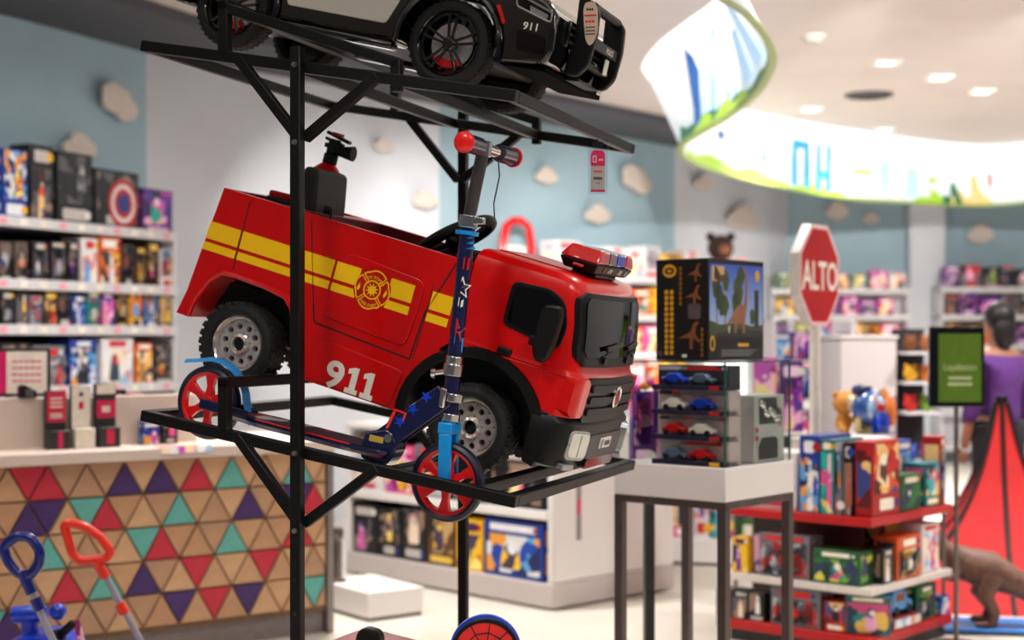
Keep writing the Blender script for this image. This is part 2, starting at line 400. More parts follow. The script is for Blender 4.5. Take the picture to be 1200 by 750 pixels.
ms = nt.nodes.new('ShaderNodeMapRange'); ms.inputs[1].default_value = ZB; ms.inputs[2].default_value = ZT; ms.inputs[3].default_value = .50; ms.inputs[4].default_value = 1.15
nt.links.new(sx.outputs[2], ms.inputs[0]); nt.links.new(ms.outputs[0], b.inputs['Emission Strength'])
rt = thing('light_ribbon', 'curved backlit band printed with a city skyline hanging under the ceiling', 'light fixture', (2.5, 8, ZB))
o0 = Vector((2.5, 8, ZB)); mb = MB()
ring = lambda h, off: [rib(i, h, off)-o0 for i in range(NR)]
A_, B_, C_, D_ = ring(0, .012), ring(1, .012), ring(1, -.012), ring(0, -.012); mb.loft([D_, A_, B_, C_], cap=False)
mb.build('lit_band', RBM, rt, smooth=60, fix=True)
mb = MB(); mb.loft([ring(-.025, .02), ring(.012, .02), ring(.012, -.02), ring(-.025, -.02), ring(-.025, .02)], cap=False); mb.build('lower_trim', mat('lime_trim', (.56, .66, .30), .4), rt, smooth=60, fix=True)
def ink(name, col, e_=.28): return mat(name, col, .5, emit=e_)
I_G, I_G2, I_B, I_B2, I_T, I_Y, I_R, I_P, I_S = ink('ink_lime', (.62, .78, .22)), ink('ink_green', (.10, .42, .30)), ink('ink_blue', (.15, .60, .82)), ink('ink_navy', (.10, .35, .65)), ink('ink_tan', (.88, .76, .50)), ink('ink_yellow', (.95, .80, .10)), ink('ink_red', (.85, .2, .2)), ink('ink_pale', (.66, .80, .93), .6), ink('ink_sand', (.95, .88, .80), .7)
def at_h(a, b_, u_, h):
    """ribbon index at height h straight above the lower-edge point, so that prints stand upright"""
    i = a+(b_-a)*u_; base = rib(i, 0); px = base.x/base.y
    if h <= 0: return i
    return min((i+k*.12 for k in range(-60, 61)), key=lambda j: abs(rib(j, h).x/rib(j, h).y-px)+.0004*abs(j-i))
def patch(name, i0, i1, hs, m, off, n=8):
    """hs: height profile list over the span, as a curved print"""
    mb = MB(); vs = []; fs = []
    for k in range(n+1):
        u_ = k/n; x = u_*(len(hs)-1); a = int(min(x, len(hs)-2)); h = hs[a]+(hs[a+1]-hs[a])*(x-a); lo_, hi_ = (h if isinstance(h, tuple) else (0.0, h))
        vs += [rib(at_h(i0, i1, u_, q_), q_, off)-o0 for q_ in (lo_, hi_)]
    for k in range(n): fs.append((2*k, 2*k+2, 2*k+3, 2*k+1))
    mb.add(vs, fs); return mb.build(name, m, rt, smooth=0)
def patch2(name, i0, i1, h0, h1, m, off):
    mb = MB(); n = 4; vs = []; fs = []
    for k in range(n+1): vs += [rib(at_h(i0, i1, k/n, q_), q_, off)-o0 for q_ in (h0, h1)]
    for k in range(n): fs.append((2*k, 2*k+2, 2*k+3, 2*k+1))
    mb.add(vs, fs); return mb.build(name, m, rt, smooth=0)
def idx_at(px, lo, hi):                 # ribbon index whose lower edge projects to that column
    best = min((abs(600+F*rib(i*.1, 0).x/rib(i*.1, 0).y-px), i*.1) for i in range(int(lo*10), int(hi*10))); return best[1]
IN, OUT = (.036, -.036)
nI = 7                                     # samples per control point
far = lambda px: idx_at(px, 2*nI-4, 7*nI)
near = lambda px: idx_at(px, 8*nI-2, 11*nI+3)
# work out which sign of the offset faces the camera on the far side
sgn = 1 if (rib(far(1000), .3, .05)-cam.location).length < (rib(far(1000), .3, -.05)-cam.location).length else -1
sgn2 = 1 if (rib(near(860), .3, .05)-cam.location).length < (rib(near(860), .3, -.05)-cam.location).length else -1
for a, b_, hs in ((1162, 1070, [.1, .2, .14, .26, .16, .05]), (1110, 1070, [0, .26, 0]), (925, 860, [.05, .1, .2, .08]), (990, 930, [.04, .16, .05]), (860, 803, [.1, .22, .1, .16])):
    patch('hill_print', far(a), far(b_), hs, I_G, .015*sgn)
patch('rock_print', far(1160), far(1112), [.1, .45, .5, .3, .1], I_T, .017*sgn); patch('tree_print', far(1128), far(1104), [.05, .4, .1], I_G2, .018*sgn)
for x0, x1, h0, h1, m_ in ((926, 933, .05, .72, I_B), (933, 940, .60, .72, I_B), (940, 947, .05, .72, I_B), (954, 960, .05, .72, I_B), (960, 967, .22, .34, I_B), (967, 973, .05, .72, I_B),
        (1028, 1040, .12, .6, I_P), (1060, 1074, .1, .55, I_P), (996, 1018, .36, .45, I_G), (1046, 1052, .05, .42, I_S), (1080, 1095, .34, .42, I_G), (890, 896, .3, .42, I_B2), (840, 846, .5, .62, I_B2), (848, 856, .42, .5, I_P), (1152, 1162, .30, .52, I_R)):
    patch2('skyline_print', far(x1), far(x0), h0, h1, m_, .019*sgn)
patch('tower_print', near(816), near(824), [.2, .5, .78, .5, .2], I_B2, .015*sgn2)
patch('bush_print', near(800), near(900), [.16, .08, .14, .05, .1, .03, .06, .02], I_G2, .016*sgn2, 16)
patch('bush_print', near(815), near(880), [.02, .14, .05, .12, .04, .1, .02], I_G, .017*sgn2, 14)
for x0, x1, h0, h1, m_ in ((828, 834, .1, .6, I_P), (842, 850, .12, .5, I_P), (860, 868, .1, .75, I_P), (876, 884, .1, .55, I_P), (890, 896, .1, .8, I_P), (836, 839, .1, .4, I_B), (853, 856, .05, .35, I_G)):
    patch2('skyline_print', near(x0), near(x1), h0, h1, m_, .015*sgn2)
# ---------------------------------------------------------------- black steel rack (rack frame: s along, v across, z up)
YAW = -R(19.8); RC = Vector((.0127, 3.69, 0))
def rackT(): return Matrix.Translation(RC) @ Matrix.Rotation(YAW, 4, 'Z')
rack = thing('display_rack', 'tall black steel tube display rack with sloping open shelves', 'display rack', RC, (0, 0, YAW))
TB = .03; SL = .195/1.0774                       # tube size, shelf slope
def shelf(z0, cross):
    zc = lambda s: z0-SL*s
    D = 1.10
    bars = [((-1.0774, 0), (0, 0)), ((-1.0774, D), (0, D)), ((-1.0624, .015), (-1.0624, D-.015)), ((-.015, .015), (-.015, D-.015))]
    for (a, av), (b_, bv) in bars:
        mb = MB(); mb.bar((a, av, zc(a)), (b_, bv, zc(b_)), TB, TB, (SL, 0, 1)); mb.build('shelf_bar', BLACKM, rack, bevel=.003)
    for s in cross:
        mb = MB(); mb.bar((s, .015, zc(s)), (s, D-.015, zc(s)), TB, TB, (SL, 0, 1)); mb.build('cross_bar', BLACKM, rack, bevel=.003)
    # diagonal braces + bolts, near and far
    for v, sd in ((0, -1), (D, 1)):
        for s1 in (-.785, -.375):
            s0 = -.6 if s1 < -.6 else -.585
            mb = MB(); mb.bar((s0, v+sd*.003, zc(-.59)-.185), (s1, v+sd*.003, zc(s1)+.004), TB*.9, TB*.9, (0, 0, 1)); mb.build('brace', BLACKM, rack, bevel=.003)
        for z in (zc(-.5924), zc(-.5924)-.2):
            mb = MB(); mb.cyl((-.5924, v+sd*.043, z), (-.5924, v+sd*.052, z), .0085, .006, 12); mb.build('bolt', BOLT, rack)
shelf(2.045, (-.33, -.62)); shelf(1.043, (-.125, -.34)); shelf(.10, (-.33, -.8))
for v in (-.0305, 1.1305):
    mb = MB(); mb.box((-.5924, v, 1.105), (TB, TB, 2.19)); post = mb.build('post', BLACKM, rack, bevel=.003)
    mb = MB(); mb.box((-.5924, v, .004), (.09, .09, .008)); mb.build('foot_plate', BLACKM, post, bevel=.002)
    sd = -1 if v < 0 else 1
    for k in range(24):
        z = .12+.088*k; mb = MB(); mb.cyl((-.5924, v+sd*.0145, z), (-.5924, v+sd*.0153, z), .005, n=10); mb.build('bolt_hole', BLKG, post)
# raised wheel stops
for z0, rail in ((1.043, False), (2.045, True)):
    zc = lambda s: z0-SL*s
    for v in (0, 1.10):
        mb = MB(); mb.bar((-.824, v, zc(-.824)), (-.824, v, zc(-.824)+.148), TB, TB, (1, 0, 0)); mb.build('stop_upright', BLACKM, rack, bevel=.003)
    mb = MB(); mb.bar((-.824, -.015, zc(-.824)+.137), (-.824, 1.115, zc(-.824)+.137), TB, TB); mb.build('stop_bar', BLACKM, rack, bevel=.003)
    if rail:
        for v in (0, 1.10):
            mb = MB(); mb.bar((-.835, v, zc(-.824)+.135), (-.315, v, zc(-.32)+.042), TB*.9, TB*.9); mb.build('stop_rail', BLACKM, rack, bevel=.003)
            mb = MB(); mb.bar((-.325, v, zc(-.325)-.03), (-.325, v, zc(-.325)+.05), TB*.9, TB*.9, (1, 0, 0)); mb.build('stop_upright', BLACKM, rack, bevel=.003)
# ---------------------------------------------------------------- ride-on fire truck
TH = R(16.8); HW = .29
def rk(s, v, z): return rackT() @ Vector((s, v, z))
truck = thing('ride_on_fire_truck', 'red ride-on toy fire truck with yellow stripes on the middle rack shelf', 'toy truck', rk(-.9236, .22+HW, 1.4308), (0, TH, YAW))
def arcpts(cx, cz, rx, rz, a0, a1, n): return [(cx+rx*math.cos(R(a0+(a1-a0)*i/n)), cz+rz*math.sin(R(a0+(a1-a0)*i/n))) for i in range(n+1)]
# rear body: side outline with both wheel arches, extruded over the width, cockpit and deck hollowed
arch_r = [(.212, -.032), (.190, .045), (.168, .098), (.146, .142), (.118, .168), (.05, .178), (-.05, .182), (-.095, .178), (-.130, .146), (-.160, .080), (-.168, .030)]
arch_f = arcpts(.735, .0, .213, .205, 188, 128, 8)
body_o = [(-.160, .413), (-.180, .232), (-.193, .102), (-.209, .031)]+arch_r[::-1]+[(.515, -.030)]+arch_f[:]+[(.600, .17), (.627, .195), (.627, .416)]
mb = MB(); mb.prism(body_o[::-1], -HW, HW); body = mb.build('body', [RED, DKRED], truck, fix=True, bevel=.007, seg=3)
def cutter(fn):
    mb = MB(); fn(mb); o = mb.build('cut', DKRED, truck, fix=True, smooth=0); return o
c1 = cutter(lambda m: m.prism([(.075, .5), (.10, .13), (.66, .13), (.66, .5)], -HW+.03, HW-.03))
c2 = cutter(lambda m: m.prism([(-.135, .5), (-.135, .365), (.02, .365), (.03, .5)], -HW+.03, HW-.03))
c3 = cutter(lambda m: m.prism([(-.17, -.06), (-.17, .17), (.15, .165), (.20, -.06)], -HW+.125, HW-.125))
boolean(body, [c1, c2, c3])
mb = MB()                                         # wheel-well liners
mb.prism([(-.15, .03), (-.12, .15), (.12, .155), (.17, .03)], -HW+.10, HW-.10); mb.build('wheel_well', BLK, truck, fix=True)
mb = MB(); mb.prism([(.54, -.02), (.56, .10), (.62, .16), (.85, .16), (.90, -.02)], -HW+.11, HW-.11); mb.build('wheel_well', BLK, truck, fix=True)
mb = MB(); mb.box((.36, 0, -.02), (.36, .30, .05)); mb.build('chassis', BLK, truck, bevel=.01)
# flared lip over rear arch and rear corner
for sd in (-1, 1):
    mb = MB(); lip = arch_r[::-1]; y = sd*(HW+.004)
    mb.tube([(x, y-sd*.004, z+.004) for x, z in lip], .009, 8); mb.build('arch_lip', RED, truck)
    outer = arcpts(.735, .0, .213, .205, 190, -14, 22); inner = arcpts(.735, 0, .183, .177, 190, -14, 22)
    mb = MB(); vs = []
    n = len(outer); 
    ringA = [(x, sd*(HW+.007), z) for x, z in outer]; ringB = [(x, sd*(HW+.007), z) for x, z in inner]
    ringC = [(x, sd*(HW-.13), z) for x, z in inner]; ringD = [(x, sd*(HW-.13), z) for x, z in outer]
    mb.loft([ringA, ringB, ringC, ringD, ringA], cap=False, close=False)
    mb.build('front_fender', BLK, truck, fix=True)
# shut lines and door panel relief on both sides
GROOVE = mat('shut_line', (.16, .01, .015), .6)
for sd in (-1, 1):
    y = sd*(HW+.0006)
    def line(pts, w=.003):
        mb = MB()
        for p_, q_ in zip(pts, pts[1:]): mb.bar((p_[0], y, p_[1]), (q_[0], y, q_[1]), .0016, w, (0, 0, 1) if abs(p_[0]-q_[0]) > abs(p_[1]-q_[1]) else (1, 0, 0))
        return mb.build('shut_line', GROOVE, truck)
    line([(.205, .18), (.222, .130), (.526, .117), (.533, .25), (.586, .41)], .0045)
    line([(-.068, .40), (-.066, .20)]); line([(.132, .40), (.205, .18)], .003)
    line([(.536, .325), (.5365, .20), (.535, .12)], .002); line([(.627, .41), (.627, .2)], .004)
    mb = MB(); mb.prism(rpoly([(.238, .155), (.505, .145), (.515, .33), (.265, .345)], .03), y, y+sd*.0045); mb.build('door_panel', RED, truck, fix=True, bevel=.004, seg=3)
    mb = MB(); mb.prism(rpoly([(.24, -.022), (.505, -.022), (.52, .08), (.25, .095)], .02), y, y+sd*.003); mb.build('lower_panel', RED, truck, fix=True, bevel=.0028)
    # stripes
    yy = y+sd*.0056
    for (a, b_) in ((-.1725, -.071), (-.064, .236), (.246, .322), (.415, .488), (.540, .604)):
        for z0, z1 in ((.262, .312), (.229, .252)):
            yq = yy if a > .2 and a < .5 else y+sd*.0008
            sl = .004
            mb = MB(); mb.flat([(a-(.312-z1)*.09*(a < -.15), z1), (b_, z1), (b_, z0), (a-(.312-z0)*.09*(a < -.15), z0)], y=yq); mb.build('yellow_stripe', YEL, truck, smooth=0, fix=False)
    # 911
    if sd < 0:
        mb = MB(); yt = y+sd*.0042; text(mb, '9', .326, .0115, .072, bold=.032, wide=1.12, y=yt)
        for x0 in (.376, .424):
            mb.flat([(x0-.011, -.026), (x0+.028, -.026), (x0+.028, -.012), (x0+.019, -.012), (x0+.019, .048), (x0+.006, .048), (x0-.012, .040), (x0-.012, .026), (x0+.000, .029), (x0+.000, -.012), (x0-.011, -.012)], y=yt)
        mb.build('number_decal', WHT, truck, smooth=0)
        # shield emblem
        T_ = Matrix.Translation((.3685, yy-.0006, .265)); mb = MB()
        def cross(r, k):
            pts = []
            for q in range(4):
                c0 = 45+90*q+12
                pts += [(r*.97*math.cos(R(c0-24)), r*.97*math.sin(R(c0-24)))]
                for i in range(7):
                    a = c0-12+ (90-24)*i/6
                    rr = r*(.93+.10*math.sin(math.pi*i/6)); pts.append((rr*math.cos(R(a)), rr*math.sin(R(a))))
            return pts
        mb.flat(circ(0, 0, .056, 40), T_, 0, 0); mb.flat(cross(.0545, 0), T_, 1, -.0002); mb.flat(cross(.0505, 0), T_, 0, -.0004)
        for q in range(4):
            a = R(45+90*q); d = Vector((math.cos(a), math.sin(a))); n_ = Vector((-d.y, d.x))
            p0, p1 = d*.02, d*.052; w = .0045
            mb.flat([tuple(p0-n_*w), tuple(p1-n_*w), tuple(p1+n_*w), tuple(p0+n_*w)], T_, 1, -.0006); w = .0018
            mb.flat([tuple(p0-n_*w), tuple(p1*1.05-n_*w), tuple(p1*1.05+n_*w), tuple(p0+n_*w)], T_, 0, -.0007)
        mb.flat(circ(0, 0, .0265, 32), T_, 1, -.0008); mb.flat(circ(0, 0, .0225, 32), T_, 0, -.001)
        mb.flat(star(0, 0, .020, .5, 10), T_, 1, -.0012)
        text(mb, 'TOY TOWN', 0, 0, .0085, T_, 1, -.0012, arc=(.0345, 1), bold=.01); text(mb, 'FIRE DEPT', 0, 0, .0085, T_, 1, -.0012, arc=(.0430, -1), bold=.01)
        mb.flat([(-.047, -.008), (-.040, .012), (-.036, -.004), (-.041, -.012)], T_, 1, -.0012); mb.flat([(.036, -.006), (.041, .012), (.046, .003), (.04, -.012)], T_, 1, -.0012)
        mb.build('shield_emblem', [DECR, YEL], truck, smooth=0)
# cab: lofted plan outlines
def outline(xr, xf, hw, r, bulge):
    pts = [(xr, -hw)]
    xe = xf-bulge*((hw-r)/hw)**2
    for i in range(8):
        a = R(-90+90*i/7); pts.append((xe-r+r*math.cos(a), -(hw-r)+r*math.sin(a)))
    for i in range(1, 12):
        y = -(hw-r)+2*(hw-r)*i/12; pts.append((xf-bulge*(y/hw)**2, y))
    for i in range(8):
        a = R(90*i/7); pts.append((xe-r+r*math.cos(R(0)+a), (hw-r)+r*math.sin(a)))
    pts.append((xr, hw)); return pts
CABL = [(.060, .64, 1.012, HW, .055, .022), (.205, .63, 1.012, HW, .055, .022), (.213, .63, 1.006, HW-.003, .055, .022), (.222, .63, 1.000, HW-.004, .055, .022),
        (.34, .628, .978, HW-.004, .055, .022), (.418, .627, .958, HW-.006, .055, .022), (.440, .628, .946, HW-.013, .055, .022), (.455, .632, .926, HW-.030, .05, .02), (.462, .640, .885, HW-.055, .045, .015)]
mb = MB(); mb.loft([[(x, y, z) for x, y in outline(xr, xf, hw, r, bl)] for z, xr, xf, hw, r, bl in CABL])
cab = mb.build('cab', RED, truck, fix=True)
def arch_cut(m):
    m.prism(arcpts(.735, 0, .212, .204, -20, 200, 24)+[(.535, -.2), (.935, -.2)], -HW-.1, HW+.1)
c1 = cutter(arch_cut); c2 = cutter(lambda m: m.prism([(.60, .0), (.60, .4), (.655, .4), (.70, .2), (.70, .0)], -HW+.04, HW-.04))
boolean(cab, [c1, c2]); 
bv = cab.modifiers.new('bevel', 'BEVEL'); bv.width = .004; bv.segments = 2; bv.limit_method = 'ANGLE'; bv.angle_limit = R(50)
def cabx(y, z, off=0.):                       # front surface of the cab at height z
    for (z0, _, xf0, h0, r0, b0), (z1, _, xf1, h1, r1, b1) in zip(CABL, CABL[1:]):
        if z0 <= z <= z1:
            t = (z-z0)/(z1-z0); xf, h, r, bl = xf0+(xf1-xf0)*t, h0+(h1-h0)*t, r0+(r1-r0)*t, b0+(b1-b0)*t; break
    h += off; ay = abs(y); e_ = h-r
    if ay <= e_: return xf+off-bl*(y/h)**2
    return xf+off-bl*(e_/h)**2-r+math.sqrt(max(0, r*r-(ay-e_)**2))
def front_panel(name, m, y0, y1, z0, z1, off, rc, thick=.006, nx=24, nz=10, parent=None):
    """slab that follows the curved front, rounded corners"""
    mb = MB(); g = []
    for lay in (off, off-thick):
        for j in range(nz+1):
            z = z0+(z1-z0)*j/nz
            dz = min(z-z0, z1-z); ins = rc-math.sqrt(max(0, rc*rc-(rc-dz)**2)) if dz < rc else 0
            for i in range(nx+1):
                y = (y0+ins)+(y1-y0-2*ins)*i/nx; g.append((cabx(y, z, lay), y, z))
    n = (nx+1)*(nz+1); fs = []
    for j in range(nz):
        for i in range(nx):
            a = j*(nx+1)+i; fs.append((a, a+1, a+nx+2, a+nx+1)); fs.append((a+n, a+nx+1+n, a+nx+2+n, a+1+n))
    for i in range(nx): fs += [(i, i+n, i+1+n, i+1), (nz*(nx+1)+i, nz*(nx+1)+i+1, nz*(nx+1)+i+1+n, nz*(nx+1)+i+n)]
    for j in range(nz): a = j*(nx+1); fs += [(a, a+nx+1, a+nx+1+n, a+n), (a+nx, a+nx+n, a+2*nx+1+n, a+2*nx+1)]
    mb.add(g, fs); return mb.build(name, m, parent or truck, fix=True)
ws = front_panel('windshield_frame', BLK, -HW+.014, HW-.014, .236, .425, .007, .03, .03)
front_panel('windshield', GLASSB, -HW+.034, HW-.034, .262, .414, .0095, .02, .006)
for y in (-.115, .10):                        # wipers
    mb = MB(); z = .262; mb.bar((cabx(y, z)+.014, y, z-.004), (cabx(y+.09, z+.032)+.013, y+.09, z+.03), .006, .01); mb.bar((cabx(y+.02, z+.01)+.015, y-.01, z+.024), (cabx(y+.12, z+.03)+.015, y+.12, z+.036), .006, .012)
    mb.cyl((cabx(y, z), y, z-.006), (cabx(y, z)+.018, y, z-.006), .012); mb.build('wiper', BLK, truck)
# red lower corner cheeks, grille
for sd in (-1, 1):
    front_panel('cheek', RED, *(sorted((sd*(HW-.002), sd*(HW-.075)))), .102, .206, .012, .012, .03, 12, 8)
front_panel('grille', BLK, -HW+.078, HW-.078, .088, .208, .010, .008, .03)
for z in (.118, .150, .182):
    front_panel('grille_slat', mat('grille_black', (.055, .052, .055), .5, spec=.3), -HW+.088, HW-.088, z-.010, z+.010, .018, .004, .02, 20, 3)
z = .158; x = cabx(0, z)+.020
T_ = Matrix.Translation((x, 0, z)) @ Matrix.Rotation(R(90), 4, 'Z'); mb = MB()
mb.lathe([(.022, -.003), (.027, -.005), (.031, -.002), (.031, .004), (.022, .004)], 28, T_)
mb.build('badge_ring', CHROME, truck)
mb = MB(); mb.flat(circ(0, 0, .023, 24), T_, 0, -.001)
for pts in ([(-.016, .018), (-.011, .018), (0, -.002), (.011, .018), (.016, .018), (.002, -.008), (-.002, -.008)], [(-.02, .006), (-.015, .006), (-.008, -.014), (-.003, -.004), (.003, -.004), (.008, -.014), (.015, .006), (.02, .006), (.01, -.021), (.006, -.021), (0, -.01), (-.006, -.021), (-.01, -.021)]):
    mb.flat(pts[::-1], T_, 1, -.003)
mb.build('badge', [BLK, CHROME], truck, smooth=0)
# bumper
def bump_ring(z, xf, hw, r, bl): return [(x, y, z) for x, y in outline(.905, xf, hw, r, bl)]
mb = MB(); mb.loft([bump_ring(-.045, .985, HW-.012, .05, .02), bump_ring(-.035, 1.015, HW+.002, .055, .02), bump_ring(.03, 1.034, HW+.008, .06, .022), bump_ring(.082, 1.028, HW+.008, .06, .022), bump_ring(.098, 1.012, HW-.002, .055, .022), bump_ring(.104, .99, HW-.02, .05, .02)])
bumper = mb.build('bumper', BLK, truck, fix=True)
def bumx(y): 
    h = HW+.008; return 1.031-.022*(min(abs(y), h-.06)/h)**2
def onb(y, z, w, h_, r, name, m, off=.004, th=.02):
    mb = MB(); ang = math.atan(2*.022*y/(HW*HW)); 
    mb.prism(rrect(-w/2, w/2, -h_/2, h_/2, r), -off, th); mb.build(name, m, truck, loc=(bumx(y)+(.003 if abs(y) > .15 else 0), y, z), rot=(0, 0, R(90)+ang*0.9+(R(13) if y > .15 else (-R(13) if y < -.15 else 0))), bevel=.002)
LAMP = mat('lamp_plastic', (.86, .85, .80), .15, coat=.6)
for sd in (-1, 1):
    y = sd*.222
    onb(y, .030, .094, .082, .02, 'headlight_bezel', SILV, .006); onb(y, .030, .078, .066, .014, 'headlight', LAMP, .010)
    onb(y, .030, .004, .06, .0015, 'headlight_rib', SILV, .0115)
    onb(sd*.245, -.030, .05, .016, .004, 'fog_lamp', SILV, .004)
onb(0, .022, .30, .066, .012, 'bumper_panel', DGREY, .004); onb(0, -.026, .26, .03, .01, 'air_dam', BLKG, .0045)
onb(.0, .028, .098, .030, .004, 'number_plate', WHT, .008)
mb = MB(); T_ = Matrix.Translation((bumx(0)+.0095, 0, .028)) @ Matrix.Rotation(R(90), 4, 'Z'); bars(mb, .010, 0, .05, .014, 4, T_, 0, 0); mb.flat([(-.047, -.013), (-.034, -.013), (-.034, .013), (-.047, .013)], T_, 1); mb.build('plate_print', [DGREY, mat('plate_blue', (.2, .45, .7), .4)], truck, smooth=0)
# side windows, mirrors, handles
for sd in (-1, 1):
    y = sd*(HW-.004); wp = rpoly([(.750, .402), (.858, .410), (.905, .388), (.928, .325), (.922, .262), (.84, .272), (.752, .283)], .02)
    mb = MB(); mb.prism(wp, y-sd*.01, y+sd*.004); mb.build('window_frame', BLK, truck, fix=True, bevel=.002)
    wq = rpoly([(.762, .392), (.855, .400), (.895, .38), (.915, .325), (.91, .272), (.84, .282), (.764, .293)], .016)
    mb = MB(); mb.prism(wq, y, y+sd*.0052); mb.build('window_glass', GLASSB, truck, fix=True)
    mb = MB(); mb.prism(rpoly([(.868, .372), (.915, .378), (.925, .345), (.922, .26), (.91, .225), (.885, .222), (.868, .25), (.862, .33)], .018), y+sd*.03, y+sd*.062); mir = mb.build('mirror', BLK, truck, fix=True, bevel=.007, seg=3)
    mb = MB(); mb.box((.865, y+sd*.02, .27), (.035, .045, .028)); mb.build('mirror_arm', BLK, mir, bevel=.006)
    mb = MB(); mb.prism(rrect(.760, .800, .205, .226, .004), y-sd*.005, y+sd*.009); mb.build('door_handle', BLK, truck, fix=True, bevel=.003)
    mb = MB(); mb.bar((.655, y+sd*.004, .196), (.99, y+sd*.004, .204), .003, .0035); mb.build('sill_line', RED, truck, bevel=.001)
    mb = MB(); mb.box((.735+.0, sd*(HW-.10), .03), (.001, .001, .001))
# step behind front wheel / side skirt between arch and bumper
for sd in (-1, 1):
    mb = MB(); mb.prism([(.905, -.035), (.945, -.035), (.945, .10), (.915, .10)], sd*(HW-.03), sd*(HW+.003)); mb.build('side_skirt', BLK, truck, fix=True, bevel=.005)
# roof light bar
lb = Vector((.872, 0, .463)); lw_ = .175
mb = MB(); mb.box((lb.x, 0, lb.z+.003), (.07, .20, .012)); mb.build('light_bar_foot', BLK, truck, bevel=.003)
def lbox(y0, y1, z0, z1, x0, x1, tx, m, name, par=None, ends=(0, 0)):
    mb = MB(); a = [(x0, y0, z0), (x1, y0, z0), (x1, y1, z0), (x0, y1, z0)]
    q = [(x0+tx, y0+ends[0], z1), (x1-tx*.3, y0+ends[0], z1), (x1-tx*.3, y1-ends[1], z1), (x0+tx, y1-ends[1], z1)]
    mb.loft([a, q]); return mb.build(name, m, par or truck, fix=True, bevel=.006, seg=3)
LR = mat('red_lens', (.80, .02, .04), .1, coat=1., noise=.02); LBu = mat('blue_lens', (.03, .16, .72), .1, coat=1., noise=.02); LCl = mat('smoke_lens', (.42, .24, .28), .1, coat=1.)
zb = lb.z+.009
mb = MB(); mb.loft([[(lb.x-.045, -lw_+.02, zb), (lb.x+.045, -lw_+.02, zb), (lb.x+.045, lw_-.02, zb), (lb.x-.045, lw_-.02, zb)], [(lb.x-.058, -lw_, zb+.028), (lb.x+.058, -lw_, zb+.028), (lb.x+.058, lw_, zb+.028), (lb.x-.058, lw_, zb+.028)]])
lbase = mb.build('light_bar_base', BLK, truck, fix=True, bevel=.006, seg=3)
for y0, y1, m_, e_ in ((-lw_, -.075, LR, (.022, 0)), (-.0735, -.0, LCl, (0, 0)), (.0015, .092, LBu, (0, 0)), (.0935, lw_, LR, (0, .022))):
    lbox(y0, y1, zb+.029, zb+.066, lb.x-.057, lb.x+.057, .018, m_, 'light_bar_lens', ends=e_)
for y in (-.10, -.045, -.03, .05, .065, .12):
    mb = MB(); mb.box((lb.x+.0535, y, zb+.015), (.004, .008, .014), rot=(0, R(20), 0)); mb.build('light_bar_lamp', LAMP if abs(y+.1) > .001 else LR, lbase)
mb = MB(); mb.box((lb.x+.0, -lw_+.009, zb+.016), (.03, .004, .012), rot=(R(-30), 0, 0)); mb.build('light_bar_lamp', LR, lbase)
mb = MB(); mb.prism([(-.11, 0), (.1, 0), (.1, .004), (-.11, .004)], -.17, .17); mb.build('roof_panel', RED, truck, loc=(.755, 0, .462), fix=True, bevel=.002)
# wheels
def tyre(mb_, w, r, ri):
    prof = [(ri, -w/2+.012), (ri+.008, -w/2+.002), (r-.026, -w/2), (r-.012, -w/2+.006), (r-.005, -w/2+.016), (r-.005, w/2-.016), (r-.012, w/2-.006), (r-.026, w/2), (ri+.008, w/2-.002), (ri, w/2-.012), (ri, -w/2+.012)]
    mb_.lathe(prof, 48)
    for k in range(30):
        a = 2*math.pi*k/30
        for j, y in enumerate((-w*.36, -w*.12, w*.12, w*.36)):
            aa = a+(j % 2)*math.pi/30; T_ = Matrix.Rotation(-aa, 4, 'Y') @ Matrix.Translation((r-.0082, y, 0))
            mb_.box((0, 0, 0), (.009, w*.19, .017), rot=(R(18 if j < 2 else -18), 0, 0), T=T_)
def holed_disc(mb_, r0, r1, rm, rh, n, y, depth, mi=0, mi2=0):
    for k in range(n):
        a0 = 2*math.pi*k/n; st = 2*math.pi/n; K = 20; o_ = []; h_ = []; hb = []
        cx, cz = rm*math.cos(a0), rm*math.sin(a0)
        for i in range(K):
            t = 2*math.pi*i/K; dx, dz = math.cos(t), math.sin(t)
            # march to the sector boundary
            lo_, hi_ = 0., r1*2
            for _ in range(24):
                md = (lo_+hi_)/2; x, z = cx+dx*md, cz+dz*md; rr = math.hypot(x, z); an = (math.atan2(z, x)-a0+math.pi) % (2*math.pi)-math.pi
                if r0 <= rr <= r1 and abs(an) <= st/2: lo_ = md
                else: hi_ = md
            o_.append((cx+dx*lo_, y, cz+dz*lo_)); h_.append((cx+dx*rh, y, cz+dz*rh)); hb.append((cx+dx*rh, y+depth, cz+dz*rh))
        mb_.loft([o_, h_, hb], mi, cap=False)
